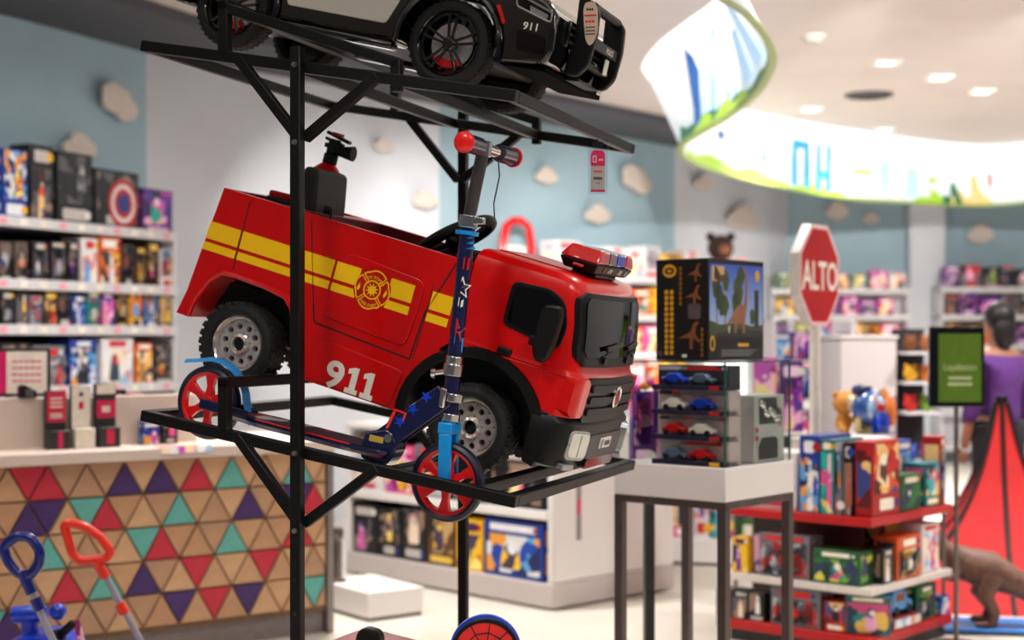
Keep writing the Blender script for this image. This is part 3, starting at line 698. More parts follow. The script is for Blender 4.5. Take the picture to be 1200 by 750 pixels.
def truck_wheel(x, y, z, sd):
    """sd -1: outer face towards -y"""
    e = bpy.data.objects.new('wheel_mount', None)
    mb = MB(); tyre(mb, .095, .124, .078); ty = mb.build('wheel', RUB, truck, loc=(x, y, z), rot=(0, 0, 0 if sd < 0 else math.pi), smooth=30)
    bpy.data.objects.remove(e)
    mb = MB(); mb.lathe([(.081, -.046), (.083, -.041), (.079, -.036), (.072, -.030), (.070, -.018), (.066, -.014)], 40); mb.lathe([(.030, -.018), (.028, -.030), (.021, -.033), (.019, -.030), (.018, -.006)], 28)
    mb.build('rim', mat('rim_chrome', (.90, .88, .86), .18, metal=.75), ty, smooth=40)
    mb = MB(); holed_disc(mb, .0285, .067, .050, .0085, 10, -.0165, .018); mb.build('rim_plate', mat('rim_silver', (.88, .85, .83), .25, metal=.6, noise=.2, scale=40), ty, smooth=40, fix=True)
    mb = MB(); mb.lathe([(0, -.003), (.077, -.001), (.077, .03)], 28); mb.build('rim_backing', BLKG, ty)
    mb = MB(); mb.cyl((0, -.020, 0), (0, -.006, 0), .0175, n=18); mb.build('hub_bore', BLKG, ty)
for x, z in ((0, 0), (.738, -.010)):
    for sd in (-1, 1): truck_wheel(x, sd*(HW-.048), z, sd)
for x in (0., .738):
    mb = MB(); mb.cyl((x, -HW+.09, -.005), (x, HW-.09, -.005), .014); mb.build('axle', BLK, truck)
# cockpit: seat, steering wheel, dashboard
SEAT = mat('seat_vinyl', (.06, .055, .06), .5, bump=.2, scale=120)
mb = MB(); mb.box((.30, 0, .165), (.24, .34, .06)); mb.build('seat_cushion', SEAT, truck, bevel=.02, seg=3)
mb = MB(); mb.prism(rpoly([(.115, .15), (.195, .15), (.165, .33), (.150, .44), (.13, .535), (.085, .535), (.085, .40)], .018), -.10, .10); mb.build('seat_back', SEAT, truck, fix=True, bevel=.032, seg=4, loc=(-.088, -.06, 0))
mb = MB(); mb.prism(rpoly([(.47, .16), (.64, .16), (.64, .45), (.58, .445), (.50, .36)], .02), -HW+.035, HW-.035); mb.build('dashboard', BLK, truck, fix=True, bevel=.006)
mb = MB(); pts = []
swT = Matrix.Translation((.455, -.03, .452)) @ Matrix.Rotation(R(-42), 4, 'Y')
mb.tube([swT @ Vector((.112*math.cos(2*math.pi*i/32), .112*math.sin(2*math.pi*i/32), 0)) for i in range(32)], .0165, 10, closed=True)
sw = mb.build('steering_wheel', BLK, truck)
mb = MB()
for a in (90, -90, 180): mb.bar(swT @ Vector((0, 0, -.01)), swT @ Vector((.092*math.cos(R(a)), .092*math.sin(R(a)), 0)), .03, .012)
mb.cyl(swT @ Vector((0, 0, .005)), swT @ Vector((0, 0, -.16)), .032, .02); mb.build('steering_spoke', BLK, sw, bevel=.003)
# rear deck: red hose rack bar and black clamps
mb = MB(); mb.bar((-.125, -.09, .425), (.03, -.05, .43), .04, .022); mb.build('deck_bar', RED, truck, bevel=.006)
mb = MB(); mb.bar((-.115, -.12, .405), (-.02, -.12, .405), .02, .03); mb.build('deck_clamp', BLK, truck, bevel=.006)
mb = MB(); mb.bar((.02, -.10, .41), (.07, -.06, .415), .06, .05); mb.build('deck_clamp', BLK, truck, bevel=.012)
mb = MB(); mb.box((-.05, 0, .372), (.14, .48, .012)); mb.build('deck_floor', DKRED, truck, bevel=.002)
# fire extinguisher standing behind the seat (lifts out: its own thing)
ext = thing('toy_fire_extinguisher', 'red toy fire extinguisher with black valve standing behind the truck seat', 'fire extinguisher', truck.matrix_basis @ Vector((-.042, .06, .3785)), (0, TH, YAW))
mb = MB(); mb.lathe([(0, 0), (.044, 0), (.048, .006), (.048, .13), (.042, .153), (.025, .170), (.016, .177), (0, .177)], 28, axis='Z'); mb.build('cylinder', RED, ext)
mb = MB(); mb.cyl((0,0,.173), (0,0,.205), .022); mb.cyl((0,0,.205), (0,0,.25), .0185); mb.box((0, 0, .227), (.05, .03, .014)); mb.build('valve', BLK, ext, bevel=.003)
mb = MB(); mb.cyl((.01, 0, .217), (.070, 0, .222), .012, .023); mb.build('nozzle', BLK, ext)
mb = MB(); mb.bar((-.03, 0, .265), (.05, 0, .250), .022, .010); mb.bar((-.03, 0, .247), (.03, 0, .237), .022, .009); mb.build('lever', BLK, ext, bevel=.002)
mb = MB(); mb.cyl((.005, 0, .262), (.005, 0, .270), .018); mb.build('safety_cap', RED, ext)
# ---------------------------------------------------------------- police ride-on car on the top shelf
PH = R(13.0); PW = .265
pc = thing('ride_on_police_car', 'black and white ride-on toy police car on the top rack shelf', 'toy car', rk(-.926, .20+PW, 2.384), (0, PH, YAW))
PB = mat('car_black_paint', (.018, .017, .02), .1, coat=1., noise=.02); PWH = mat('car_white_paint', (.86, .84, .80), .2, coat=.8, noise=.02)
def parch(cx): return arcpts(cx, 0, .150, .150, 188, -8, 18)
po = [(-.215, -.01), (-.235, .04), (-.235, .15), (-.21, .20), (-.12, .225), (.60, .225), (.80, .20), (.93, .155), (.962, .12), (.968, .03), (.955, -.015)]
po = po+[(.84, -.025)]+parch(.674)[::-1]+[(.51, -.025), (.165, -.02)]+parch(0)[::-1]
mb = MB(); mb.prism(po, -PW, PW); pb = mb.build('body', PB, pc, fix=True, bevel=.022, seg=4)
def ring_(x, hw, z0, z1): return [(x, -hw, z0), (x, -hw*.82, z1), (x, hw*.82, z1), (x, hw, z0)]
mb = MB(); mb.loft([ring_(-.20, PW-.02, .21, .24), ring_(-.12, PW-.02, .21, .40), ring_(.25, PW-.02, .21, .425), ring_(.42, PW-.02, .21, .40), ring_(.60, PW-.02, .21, .23)]); mb.build('cabin_roof', PB, pc, fix=True, bevel=.02, seg=3)
mb = MB(); mb.loft([ring_(.415, PW-.045, .235, .39), ring_(.575, PW-.045, .235, .245)], cap=True); mb.build('windscreen', GLASSB, pc, fix=True, loc=(.012, 0, .012))
for sd in (-1, 1):
    y = sd*(PW+.0005)
    mb = MB(); mb.prism(rpoly([(.178, .026), (.486, .022), (.515, .09), (.525, .215), (.165, .215)], .012), y-sd*.004, y+sd*.004); mb.build('door', PWH, pc, fix=True, bevel=.003)
    mb = MB(); mb.prism(rpoly([(.46, .10), (.49, .155), (.44, .165), (.40, .12)], .01), y, y+sd*.006); mb.build('door_badge', BLK, pc, fix=True)
    mb = MB(); mb.prism(rpoly([(.19, .235), (.41, .235), (.36, .38), (.22, .38)], .02), sd*(PW-.075), sd*(PW-.022)); mb.build('side_window', GLASSB, pc, fix=True, bevel=.004)
    mb = MB(); mb.bar((.155, sd*(PW-.012), -.028), (.52, sd*(PW-.012), -.034), .05, .02); mb.build('side_skirt', PB, pc, bevel=.007)
    for cx in (0, .674):
        mb = MB(); mb.tube([(x, y, z) for x, z in arcpts(cx, 0, .148, .148, 186, -6, 20)], .010, 8); mb.build('arch_lip', PB, pc)
    mb = MB(); mb.prism(rpoly([(.792, .118), (.802, .122), (.828, .078), (.820, .072)], .003), y-sd*.01, y+sd*.004); mb.build('side_marker', LR, pc, fix=True)
    mb = MB(); mb.prism(rpoly([(.83, .165), (.955, .125), (.955, .092), (.845, .125)], .008), sd*(PW-.06), sd*(PW+.003)); hl = mb.build('headlamp', GLASSB, pc, fix=True, bevel=.003)
    mb = MB(); mb.tube([(x, y+sd*.003, z) for x, z in rpoly([(.84, .158), (.95, .122), (.95, .097), (.85, .125)], .008)], .0028, 6, closed=True); mb.prism(rpoly([(.885, .132), (.94, .115), (.94, .103), (.89, .115)], .004), y, y+sd*.0045); mb.build('headlamp_trim', SILV, hl, fix=True)
    mb = MB(); mb.prism(rpoly([(.862, .066), (.945, .058), (.952, .012), (.872, .014)], .01), y-sd*.02, y+sd*.0015); mb.build('intake', GLASSB, pc, fix=True)
    mb = MB(); mb.prism(rpoly([(-.23, .17), (-.15, .19), (-.15, .15), (-.23, .13)], .006), y-sd*.02, y+sd*.002); mb.build('tail_lamp', LR, pc, fix=True)
mb = MB(); text(mb, '911', .897, .079, .019, bold=.02, wide=1.15, y=-PW-.0022); mb.build('number_decal', WHT, pc, smooth=0)
mb = MB(); mb.box((.967, 0, .09), (.012, .34, .07)); mb.build('grille', BLKG, pc, bevel=.004)
for z in (.07, .09, .11):
    mb = MB(); mb.box((.974, 0, z), (.008, .33, .007)); mb.build('grille_slat', DGREY, pc, bevel=.002)
mb = MB(); mb.prism([(.945, -.016), (.985, -.016), (1.0, -.015), (1.0, -.020), (.985, -.022), (.945, -.024)], -.09, .09); mb.build('front_splitter', BLK, pc, fix=True, bevel=.004)
# push bar: two plates, a top tube and the lettered cross plate
for y in (-.125, .125):
    mb = MB(); mb.prism(rpoly([(.965, -.012), (1.005, -.014), (1.030, .02), (1.036, .10), (1.028, .17), (1.0, .195), (.965, .195), (.975, .10)], .014), y-.012, y+.012); mb.build('push_bar_plate', BLK, pc, fix=True, bevel=.005)
mb = MB(); mb.cyl((1.005, -.115, .178), (1.005, .115, .178), .013); mb.build('push_bar_tube', BLK, pc)
mb = MB(); mb.box((1.024, 0, .085), (.006, .24, .028)); lp = mb.build('push_bar_cross_plate', BLK, pc, bevel=.002)
T_ = Matrix.Translation((1.0275, .0, .085)) @ Matrix.Rotation(R(90), 4, 'Z'); mb = MB(); text(mb, 'POLICE', .035, 0, .014, T_, 0, 0, bold=.01); mb.build('push_bar_lettering', WHT, lp, smooth=0)
mb = MB(); mb.cyl((1.0, -.115, .03), (1.0, .115, .03), .010); mb.build('push_bar_tube', BLK, pc)
mb = MB(); mb.box((1.018, .055, .045), (.006, .03, .045)); mb.build('fog_lamp', LAMP, pc, bevel=.004)
mb = MB(); mb.box((.30, 0, -.0), (.95, .34, .05)); mb.build('underbody', BLK, pc, bevel=.01)
mb = MB(); mb.box((.893, 0, -.022), (.13, 2*PW-.03, .014)); mb.build('glare_cover', mat('matt_black', (.02, .02, .02), .9, spec=.05), pc, bevel=.003)  # matt sheet added to keep the glossy underside dark, hides its reflection
def car_wheel(x, sd):
    mb = MB(); r, w, ri = .118, .085, .082
    mb.lathe([(ri, -w/2+.014), (ri+.006, -w/2+.003), (r-.02, -w/2), (r-.006, -w/2+.008), (r, -w/2+.02), (r, w/2-.02), (r-.006, w/2-.008), (r-.02, w/2), (ri, w/2-.01), (ri, -w/2+.014)], 48)
    for k in range(40):
        a = 2*math.pi*k/40
        for y in (-.018, .018): mb.box((0, 0, 0), (.003, .022, .008), rot=(R(25), 0, 0), T=Matrix.Rotation(-a, 4, 'Y') @ Matrix.Translation((r-.0008, y, 0)))
    ty = mb.build('wheel', RUB, pc, loc=(x, sd*(PW-.043), 0), rot=(0, 0, 0 if sd < 0 else math.pi), smooth=30)
    mb = MB(); mb.lathe([(.085, -.042), (.082, -.038), (.078, -.030), (.076, -.012)], 40)
    mb.lathe([(0, -.034), (.014, -.034), (.02, -.028), (.02, -.01)], 20)
    for k in range(5):
        for da in (-9, 9):
            a = R(72*k+90); a2 = a+R(da); p0 = Vector((.014*math.cos(a+R(da*2)), -.026, .014*math.sin(a+R(da*2)))); p1 = Vector((.079*math.cos(a2), -.033, .079*math.sin(a2)))
            mb.bar(p0, p1, .007, .009, (0, 1, 0))
    mb.build('rim', BLKG, ty, smooth=40, bevel=.001)
    mb = MB(); mb.lathe([(.018, -.006), (.060, -.006), (.060, .0), (.018, .0)], 32); mb.build('brake_disc', mat('brake_steel', (.78, .77, .77), .4, metal=.3), ty)
    mb = MB(); mb.prism([(q[0], q[1]) for q in arcpts(0, 0, .064, .064, -135, -55, 8)]+[(q[0], q[1]) for q in arcpts(0, 0, .042, .042, -55, -135, 8)], -.016, .002); mb.build('brake_caliper', SRED, ty, fix=True, bevel=.002)
    mb = MB(); mb.lathe([(0, .004), (.08, .004), (.08, .03)], 24); mb.build('rim_backing', BLKG, ty)
for x in (0, .674):
    for sd in (-1, 1): car_wheel(x, sd)
    mb = MB(); mb.cyl((x, -PW+.08, 0), (x, PW-.08, 0), .013); mb.build('axle', BLK, pc)
# paper tag tied to the push bar (hangs from it: own thing)
tg = thing('price_tag', 'pale oval paper tag hanging from the police car push bar', 'tag', pc.matrix_basis @ Vector((1.0, -.142, .185)), (0, 0, YAW+R(8)))
mb = MB(); mb.prism(rpoly([(-.012, 0), (.012, 0), (.021, -.02), (.021, -.075), (.012, -.105), (-.002, -.118), (-.012, -.10), (-.016, -.06), (-.018, -.02)], .008), -.0008, .0008); mb.build('card', mat('tan_card', (.80, .70, .62), .6), tg, fix=True)
mb = MB(); T0 = Matrix(); bars(mb, 0, -.02, .02, .006, 3, T0, 0, -.0012); mb.flat([(-.015, -.034), (.018, -.034), (.018, -.038), (-.015, -.038)][::-1], T0, 1, -.0012); bars(mb, 0, -.052, .026, .006, 3, T0, 1, -.0012)
for k in range(3): mb.flat([(-.012, -.066-.009*k), (.014, -.066-.009*k), (.014, -.069-.009*k), (-.012, -.069-.009*k)][::-1], T0, 0, -.0012)
mb.build('print', [DGREY, SRED], tg, smooth=0)
mb = MB(); mb.tube([(0, 0, -.004), (.006, .006, .012), (0, .012, .02)], .0008, 6); mb.build('string', WHT, tg)

# ---------------------------------------------------------------- kick scooter leaning on the middle shelf (built in rack axes)
so = Vector((-.2031, .045, 1.0812))
sc = thing('kick_scooter', 'navy and red kick scooter with stars in front of the fire truck', 'scooter', rk(*so), (0, 0, YAW))
DIRS = Vector((-.742, .075, .1878)).normalized()            # front wheel -> rear wheel
RW = Vector((-.742, .075, .1878))
def wheel_s(c, r, name_axis):
    T_ = Matrix.Translation(c) @ Matrix.Rotation(R(-5.8), 4, 'Z')
    mb = MB(); mb.lathe([(r-.018, -.013), (r-.010, -.0165), (r-.003, -.011), (r, 0), (r-.003, .011), (r-.010, .0165), (r-.018, .013), (r-.018, -.013)], 48, T_); wh = mb.build('wheel', mat('navy_tyre', (.03, .04, .17), .4), sc)
    mb = MB(); mb.lathe([(r-.018, -.012), (r-.026, -.010), (r-.029, 0), (r-.026, .010), (r-.018, .012), (r-.018, -.012)], 48, T_)
    mb.lathe([(.007, -.014), (.019, -.014), (.020, .014), (.007, .014), (.007, -.014)], 20, T_)
    for k in range(6):
        a = R(60*k+22); d = Vector((math.cos(a), 0, math.sin(a))); n_ = Vector((-d.z, 0, d.x)); a2 = R(60*k+30)
        vs = []
        for rr, w, t_ in ((.014, .013, .010), (.045, .009, .007), (r-.024, .017, .008)):
            p_ = d*rr
            vs.append([T_ @ (p_+n_*w+Vector((0, -t_, 0))), T_ @ (p_-n_*w+Vector((0, -t_, 0))), T_ @ (p_-n_*w+Vector((0, t_, 0))), T_ @ (p_+n_*w+Vector((0, t_, 0)))])
        mb.loft(vs)
    mb.build('wheel_spokes', SRED, wh, fix=True, bevel=.0015)
    mb = MB(); mb.lathe([(0, -.026), (.007, -.026), (.009, -.020), (.009, .020), (.007, .026), (0, .026)], 14, T_); mb.build('axle_bolt', BOLT, wh)
wheel_s(Vector((0, 0, 0)), .103, 0); wheel_s(RW, .103, 0)
cz = lambda s, v, z: Vector((s, v, z))-so
head = cz(-.193, .05, 1.352); clampT = cz(-.151, .052, 1.731); top_ = cz(-.109, .054, 1.928); ax = (top_-head).normalized()
# fork
mb = MB()
for v in (-.024, .024):
    mb.bar(Vector((0, v, 0)), Vector((.003, v, .125)), .014, .034, (1, 0, 0))
mb.box((.004, 0, .138), (.040, .064, .03), rot=(0, R(5), 0)); mb.build('fork', SKYB, sc, bevel=.004)
low = Vector((.006, 0, .15))
mb = MB(); mb.cyl(low, head+ax*.02, .0195, n=20); mb.build('head_tube', NAVY, sc)
for p_, r_, h_ in ((low+ax*.005, .024, .02), (low+ax*.055, .026, .022), (head-ax*.0, .026, .03), (head+ax*.03, .022, .02)):
    mb = MB(); mb.cyl(p_, p_+ax*h_, r_, n=20); mb.build('collar', CHROME, sc, bevel=.002)
mb = MB(); mb.cyl(head+Vector((-.045, -.012, .006)), head+Vector((.0, -.012, .012)), .008); mb.cyl(head+Vector((-.05, -.012, .006)), head+Vector((-.04, -.012, .006)), .013); mb.build('quick_release', CHROME, sc)
mb = MB(); mb.bar(low+Vector((-.012, -.028, .04)), low+Vector((-.004, -.03, .09)), .01, .016); mb.build('fold_latch', CHROME, sc, bevel=.003)
mb = MB(); mb.cyl(head+ax*.04, clampT, .0195, n=24); col = mb.build('steering_column', NAVY, sc)
# column print: star, stripes (curved on the front of the tube)
def colprint(pts, m, name):
    mb = MB(); tx = Vector((1, 0, 0)); sdv = (tx-ax*tx.dot(ax)).normalized(); nrm = ax.cross(sdv); nrm = nrm if nrm.y < 0 else -nrm
    # subdivide and wrap
    def wrap(x, h):
        a = x/.0199; return head+ax*h+sdv*(math.sin(a)*.0199)+nrm*(math.cos(a)*.0199)
    c0 = Vector((sum(p[0] for p in pts)/len(pts), sum(p[1] for p in pts)/len(pts))); vs = [wrap(*c0)]+[wrap(*p) for p in pts]
    mb.add(vs, [(0, i+1, (i+1) % len(pts)+1) for i in range(len(pts))]); return mb.build(name, m, col, smooth=0, fix=False)
colprint(star(0, .225, .030, .45), WHT, 'star_print'); colprint(star(0, .225, .021, .45), NAVY, 'star_print')
for k in range(3): colprint([(-.018+.011*k, .175), (-.012+.011*k, .178), (-.012+.011*k, .205-.004*k), (-.018+.011*k, .20-.004*k)], WHT, 'stripe_print')
for k in range(4): colprint([(-.022, .318+.013*k), (.022-.006*k, .326+.013*k), (.022-.006*k, .332+.013*k), (-.022, .324+.013*k)], SKYB, 'stripe_print')
for k in range(3): colprint([(-.018+.012*k, .27), (-.012+.012*k, .273), (-.012+.012*k, .305), (-.018+.012*k, .298)], DECR, 'stripe_print')
colprint(star(.0, .115, .034, .4), DECR, 'star_print'); colprint([(-.026, .062), (.026, .062), (.026, .098), (.0, .104), (-.026, .092)], SKYB, 'band_print')
mb = MB(); mb.cyl(clampT-ax*.022, clampT-ax*.012, .030, n=20); mb.build('blue_band', SKYB, sc)
mb = MB(); mb.cyl(clampT-ax*.004, clampT+ax*.028, .025, n=20); mb.box(clampT+ax*.012+Vector((.03, -.005, 0)), (.03, .02, .018)); mb.build('column_clamp', CHROME, sc, bevel=.002)
ALU = mat('aluminium_tube', (.42, .40, .40), .3, metal=.9)
mb = MB(); mb.cyl(clampT+ax*.02, top_, .0165, n=20); mb.build('upper_tube', ALU, sc)
hb = Vector((.02, 1, -.0)).normalized()
mb = MB(); mb.cyl(top_-hb*.04, top_+hb*.16, .0145, n=18); mb.cyl(top_-ax*.02, top_+ax*.018, .021, n=18); mb.build('handlebar', CHROME, sc)
GRIP = mat('wrapped_grip', (.20, .19, .27), .2, coat=.6, noise=.3, scale=70, bump=.6)
for a, b_ in ((-.125, -.030), (.10, .205)):
    p_, q_ = top_+hb*a, top_+hb*b_
    mb = MB(); L = b_-a; mb.tube([p_+(q_-p_)*(i/16) for i in range(17)], [.0215+.0022*(i % 2) for i in range(17)], 16); gp = mb.build('grip', GRIP, sc, smooth=60)
    e_ = p_ if a < 0 else q_; s_ = -1 if a < 0 else 1
    mb = MB(); mb.tube([e_-hb*s_*.002, e_+hb*s_*.004, e_+hb*s_*.010, e_+hb*s_*.014], [.0265, .0275, .0235, .012], 18); mb.build('grip_end', SRED, gp, smooth=60)
mb = MB(); w0 = top_+hb*.10; mb.tube([w0+Vector((0, 0, -.02)), w0+Vector((.004, 0, -.06)), w0+Vector((-.012, 0, -.13)), w0+Vector((-.01, 0, -.17))], .002, 6); mb.build('tie_cord', DGREY, sc)
# neck and deck
dk0, dk1 = cz(-.405, .062, 1.160), cz(-.86, .105, 1.248)
mb = MB()
for v in (-.022, .022):
    vv = Vector((0, v, 0)); mb.bar(head+Vector((-.012, v, -.05)), cz(-.395, .062, 1.175)+vv, .006, .062)
mb.bar(head+Vector((-.012, 0, -.05)), cz(-.40, .062, 1.175), .036, .052); neck = mb.build('neck_beam', NAVY, sc, bevel=.003)
mb = MB(); nd = (head-cz(-.40, .062, 1.175)).normalized()
for k in range(3):
    c_ = cz(-.40, .062, 1.175)+nd*(.09+.05*k)+Vector((0, -.0265, 0)); T_ = Matrix.Translation(c_); mb.flat(star(0, 0, .017, .42, 5, 60), T_, 0)
mb.build('star_print', BLUE, neck, smooth=0)
mb = MB(); mb.prism(rpoly([(-.445-so.x, 1.135-so.z), (-.37-so.x, 1.115-so.z), (-.335-so.x, 1.165-so.z), (-.36-so.x, 1.215-so.z), (-.43-so.x, 1.205-so.z)], .02), .062-so.y-.034, .062-so.y+.034); br = mb.build('fold_bracket', NAVY, sc, fix=True, bevel=.004)
mb = MB(); mb.box((-.395-so.x, .062-so.y-.0345, 1.187-so.z), (.04, .002, .016), rot=(0, R(10), 0)); mb.build('warning_sticker', mat('sticker_gold', (.75, .62, .25), .4), br)
for x, z, r_ in ((-.36, 1.190, .011), (-.385, 1.150, .007)):
    mb = MB(); mb.cyl((x-so.x, .062-so.y-.033, z-so.z), (x-so.x, .062-so.y-.041, z-so.z), r_, n=14); mb.build('bolt', CHROME, br)
mb = MB(); mb.tube([cz(-.37, .04, 1.215), cz(-.345, .035, 1.262), cz(-.315, .035, 1.255), cz(-.33, .04, 1.215)], .006, 8); mb.build('fold_pedal', SRED, sc)
du = (dk1-dk0).normalized(); dn = Vector((0, 1, 0)).cross(du); dn = dn if dn.z > 0 else -dn
T_ = Matrix((du, Vector((0, 1, 0))-du*du.y, dn)).transposed().to_4x4(); T_.translation = dk0
mb = MB(); L = (dk1-dk0).length
pl = rpoly([(-.05, -.045), (.06, -.066), (L-.12, -.066), (L+.0, -.04), (L+.0, .04), (L-.12, .066), (.06, .066), (-.05, .045)], .02)
mb.loft([[(x, y, -.018) for x, y in rpoly([(-.04, -.035), (.06, -.05), (L-.12, -.05), (L, -.03), (L, .03), (L-.12, .05), (.06, .05), (-.04, .035)], .02)], [(x, y, -.005) for x, y in pl], [(x, y, .004) for x, y in pl]], T=T_); deck = mb.build('deck', NAVY, sc, fix=True, bevel=.003)
mb = MB(); mb.add([(x*.96+.01, y*.86, .0055) for x, y in pl], [tuple(range(len(pl)))], 0, T_); mb.build('grip_tape', print_mat('deck_print', [(.05, .06, .15), (.03, .03, .06), (.05, .06, .15), (.62, .58, .55), (.15, .3, .5), (.04, .05, .12), (.5, .08, .1)], 16, .6), deck, smooth=0)
mb = MB(); mb.bar(T_ @ Vector((.05, -.0655, .0045)), T_ @ Vector((L-.12, -.0655, .0045)), .005, .003); mb.build('edge_line', SRED, deck)
for v in (-.026, .026):
    mb = MB(); mb.bar(dk1+Vector((.06, v, -.012)), RW+Vector((-.015, v, 0)), .006, .03); mb.build('rear_stay', NAVY, sc, bevel=.003)
# rear brake fender
mb = MB(); fp = []
for i in range(11):
    a = R(108-103*i/10); rr = .118+.006*math.sin(math.pi*i/10); fp.append(RW+Vector((rr*math.cos(a), 0, rr*math.sin(a))))
fp[0] += Vector((-.03, 0, .004)); fp = fp+[RW+Vector((.135, 0, -.055))]
rows = [[p_+Vector((0, -.022, -.006)), p_+Vector((0, -.014, .004)), p_+Vector((0, .014, .004)), p_+Vector((0, .022, -.006)), p_+Vector((0, .012, -.002)), p_+Vector((0, -.012, -.002))] for p_ in fp]
mb.loft(rows); mb.build('brake_fender', SKYB, sc, fix=True, smooth=50)

# ---------------------------------------------------------------- ride-on on the lowest shelf (only its top shows)
ro = thing('ride_on_toy_car', 'red ride-on toy with round spoked wheel disc on the lowest rack shelf', 'toy car', rk(-.35, .34, .16), (0, R(10), YAW))
mb = MB(); mb.loft([[(x, y, z) for x, y in rrect(x0, x1, -w, w, .06, 4)] for z, x0, x1, w in ((.06, -.52, .40, .20), (.16, -.54, .43, .22), (.28, -.50, .40, .21), (.35, -.42, .20, .18), (.388, -.36, .0, .14))]); mb.build('hull', RED, ro, fix=True, smooth=50)
for x in (-.36, .26):
    for sd in (-1, 1):
        mb = MB(); mb.lathe([(0, -.03), (.05, -.034), (.09, -.03), (.1, -.015), (.1, .015), (.09, .03), (0, .03)], 28, Matrix.Translation((x, sd*.21, .05))); mb.build('wheel', RUB, ro)
kn = Matrix.Translation(ro.matrix_basis.inverted() @ rk(-.517, .25, .622))
mb = MB(); mb.add(*(lambda pts: ([(x, -.022, z) for x, z in pts]+[(x, .022, z) for x, z in pts], [tuple(range(len(pts))), tuple(reversed(range(len(pts), 2*len(pts))))]+[(i+len(pts), (i+1) % len(pts)+len(pts), (i+1) % len(pts), i) for i in range(len(pts))]))(rpoly([(-.036, -.12), (.036, -.12), (.036, .012), (.02, .030), (-.02, .030), (-.036, .01)], .014)), 0, kn); mb.build('backrest_knob', BLK, ro, fix=True, bevel=.008, seg=3)
dc = ro.matrix_basis.inverted() @ rk(-.130, .12, .635)
Td = Matrix.Translation(dc) @ Matrix.Rotation(R(-10), 4, 'Y') @ Matrix.Rotation(R(20), 4, 'Z')
mb = MB(); mb.lathe([(0, .03), (.088, .03), (.093, .036), (.093, .052), (.086, .058), (0, .058)], 40, Td); mb.build('disc_rim', BLUE, ro)
mb = MB(); mb.lathe([(0, .012), (.082, .012), (.086, .016), (.086, .028), (0, .03)], 40, Td); mb.build('disc_ring', mat('lime_plastic', (.55, .80, .2), .35), ro)
mb = MB(); mb.lathe([(.080, -.006), (.088, -.004), (.090, .004), (.086, .011), (.0, .011)], 40, Td); mb.build('disc_edge', BLK, ro)
mb = MB(); mb.lathe([(0, -.004), (.081, -.004), (.081, .006)], 40, Td); dsk = mb.build('disc_face', SRED, ro)
mb = MB()
for k in range(10):
    a = R(36*k+9); mb.bar(Td @ Vector((0, -.0055, 0)), Td @ Vector((.080*math.cos(a), -.0055, .080*math.sin(a))), .002, .002)
for rr in (.03, .055):
    for k in range(10):
        a, a2 = R(36*k+9), R(36*k+45); mb.bar(Td @ Vector((rr*math.cos(a), -.0055, rr*math.sin(a))), Td @ Vector((rr*math.cos(a2), -.0055, rr*math.sin(a2))), .002, .002)
mb.build('disc_lines', BLK, dsk)
mb = MB(); mb.cyl(dc+Vector((.0, .02, -.02)), dc+Vector((.02, .1, -.36)), .018); mb.build('steering_stem', BLK, ro)

# ---------------------------------------------------------------- hanging price ticket on the top shelf end bar
tp = rk(-.0, .70, 2.03); tk = thing('hanging_price_ticket', 'clear plastic sleeve with pink and white price ticket under the top shelf', 'price ticket', tp, (0, 0, R(4)))
mb = MB(); mb.prism(rrect(-.029, .029, -.165, .0, .003), -.0012, .0012); mb.build('sleeve', CLEAR, tk, fix=True)
mb = MB(); mb.prism(rrect(-.021, .021, -.158, -.040, .002), -.0006, .0006); mb.build('card', CREAM, tk, fix=True)
mb = MB(); T0 = Matrix.Translation((0, -.0016, 0)); mb.flat(rpoly([(-.021, -.082), (.021, -.082), (.021, -.044), (.012, -.036), (-.014, -.036), (-.021, -.05)], .004)[::-1], T0, 0); mb.flat([(-.021, -.158), (.021, -.158), (.021, -.151), (-.021, -.151)], T0, 0)
mb.flat([(-.015, -.072), (-.004, -.072), (-.004, -.052), (-.015, -.052)], T0, 1, -.0004); mb.flat([(-.0125, -.069), (-.0065, -.069), (-.0065, -.055), (-.0125, -.055)], T0, 0, -.0006); bars(mb, .009, -.064, .014, .005, 3, T0, 1, -.0004)
bars(mb, 0, -.098, .026, .005, 4, T0, 0, 0); bars(mb, 0, -.118, .026, .0075, 4, T0, 2, 0); bars(mb, 0, -.132, .012, .002, 2, T0, 2, 0)
mb.build('ticket_print', [PINK, WHT, DGREY], tk, smooth=0)
mb = MB(); mb.cyl((0, -.003, -.012), (0, .012, -.006), .004); mb.box((0, 0, -.018), (.03, .004, .014)); mb.build('clip', BLK, tk)
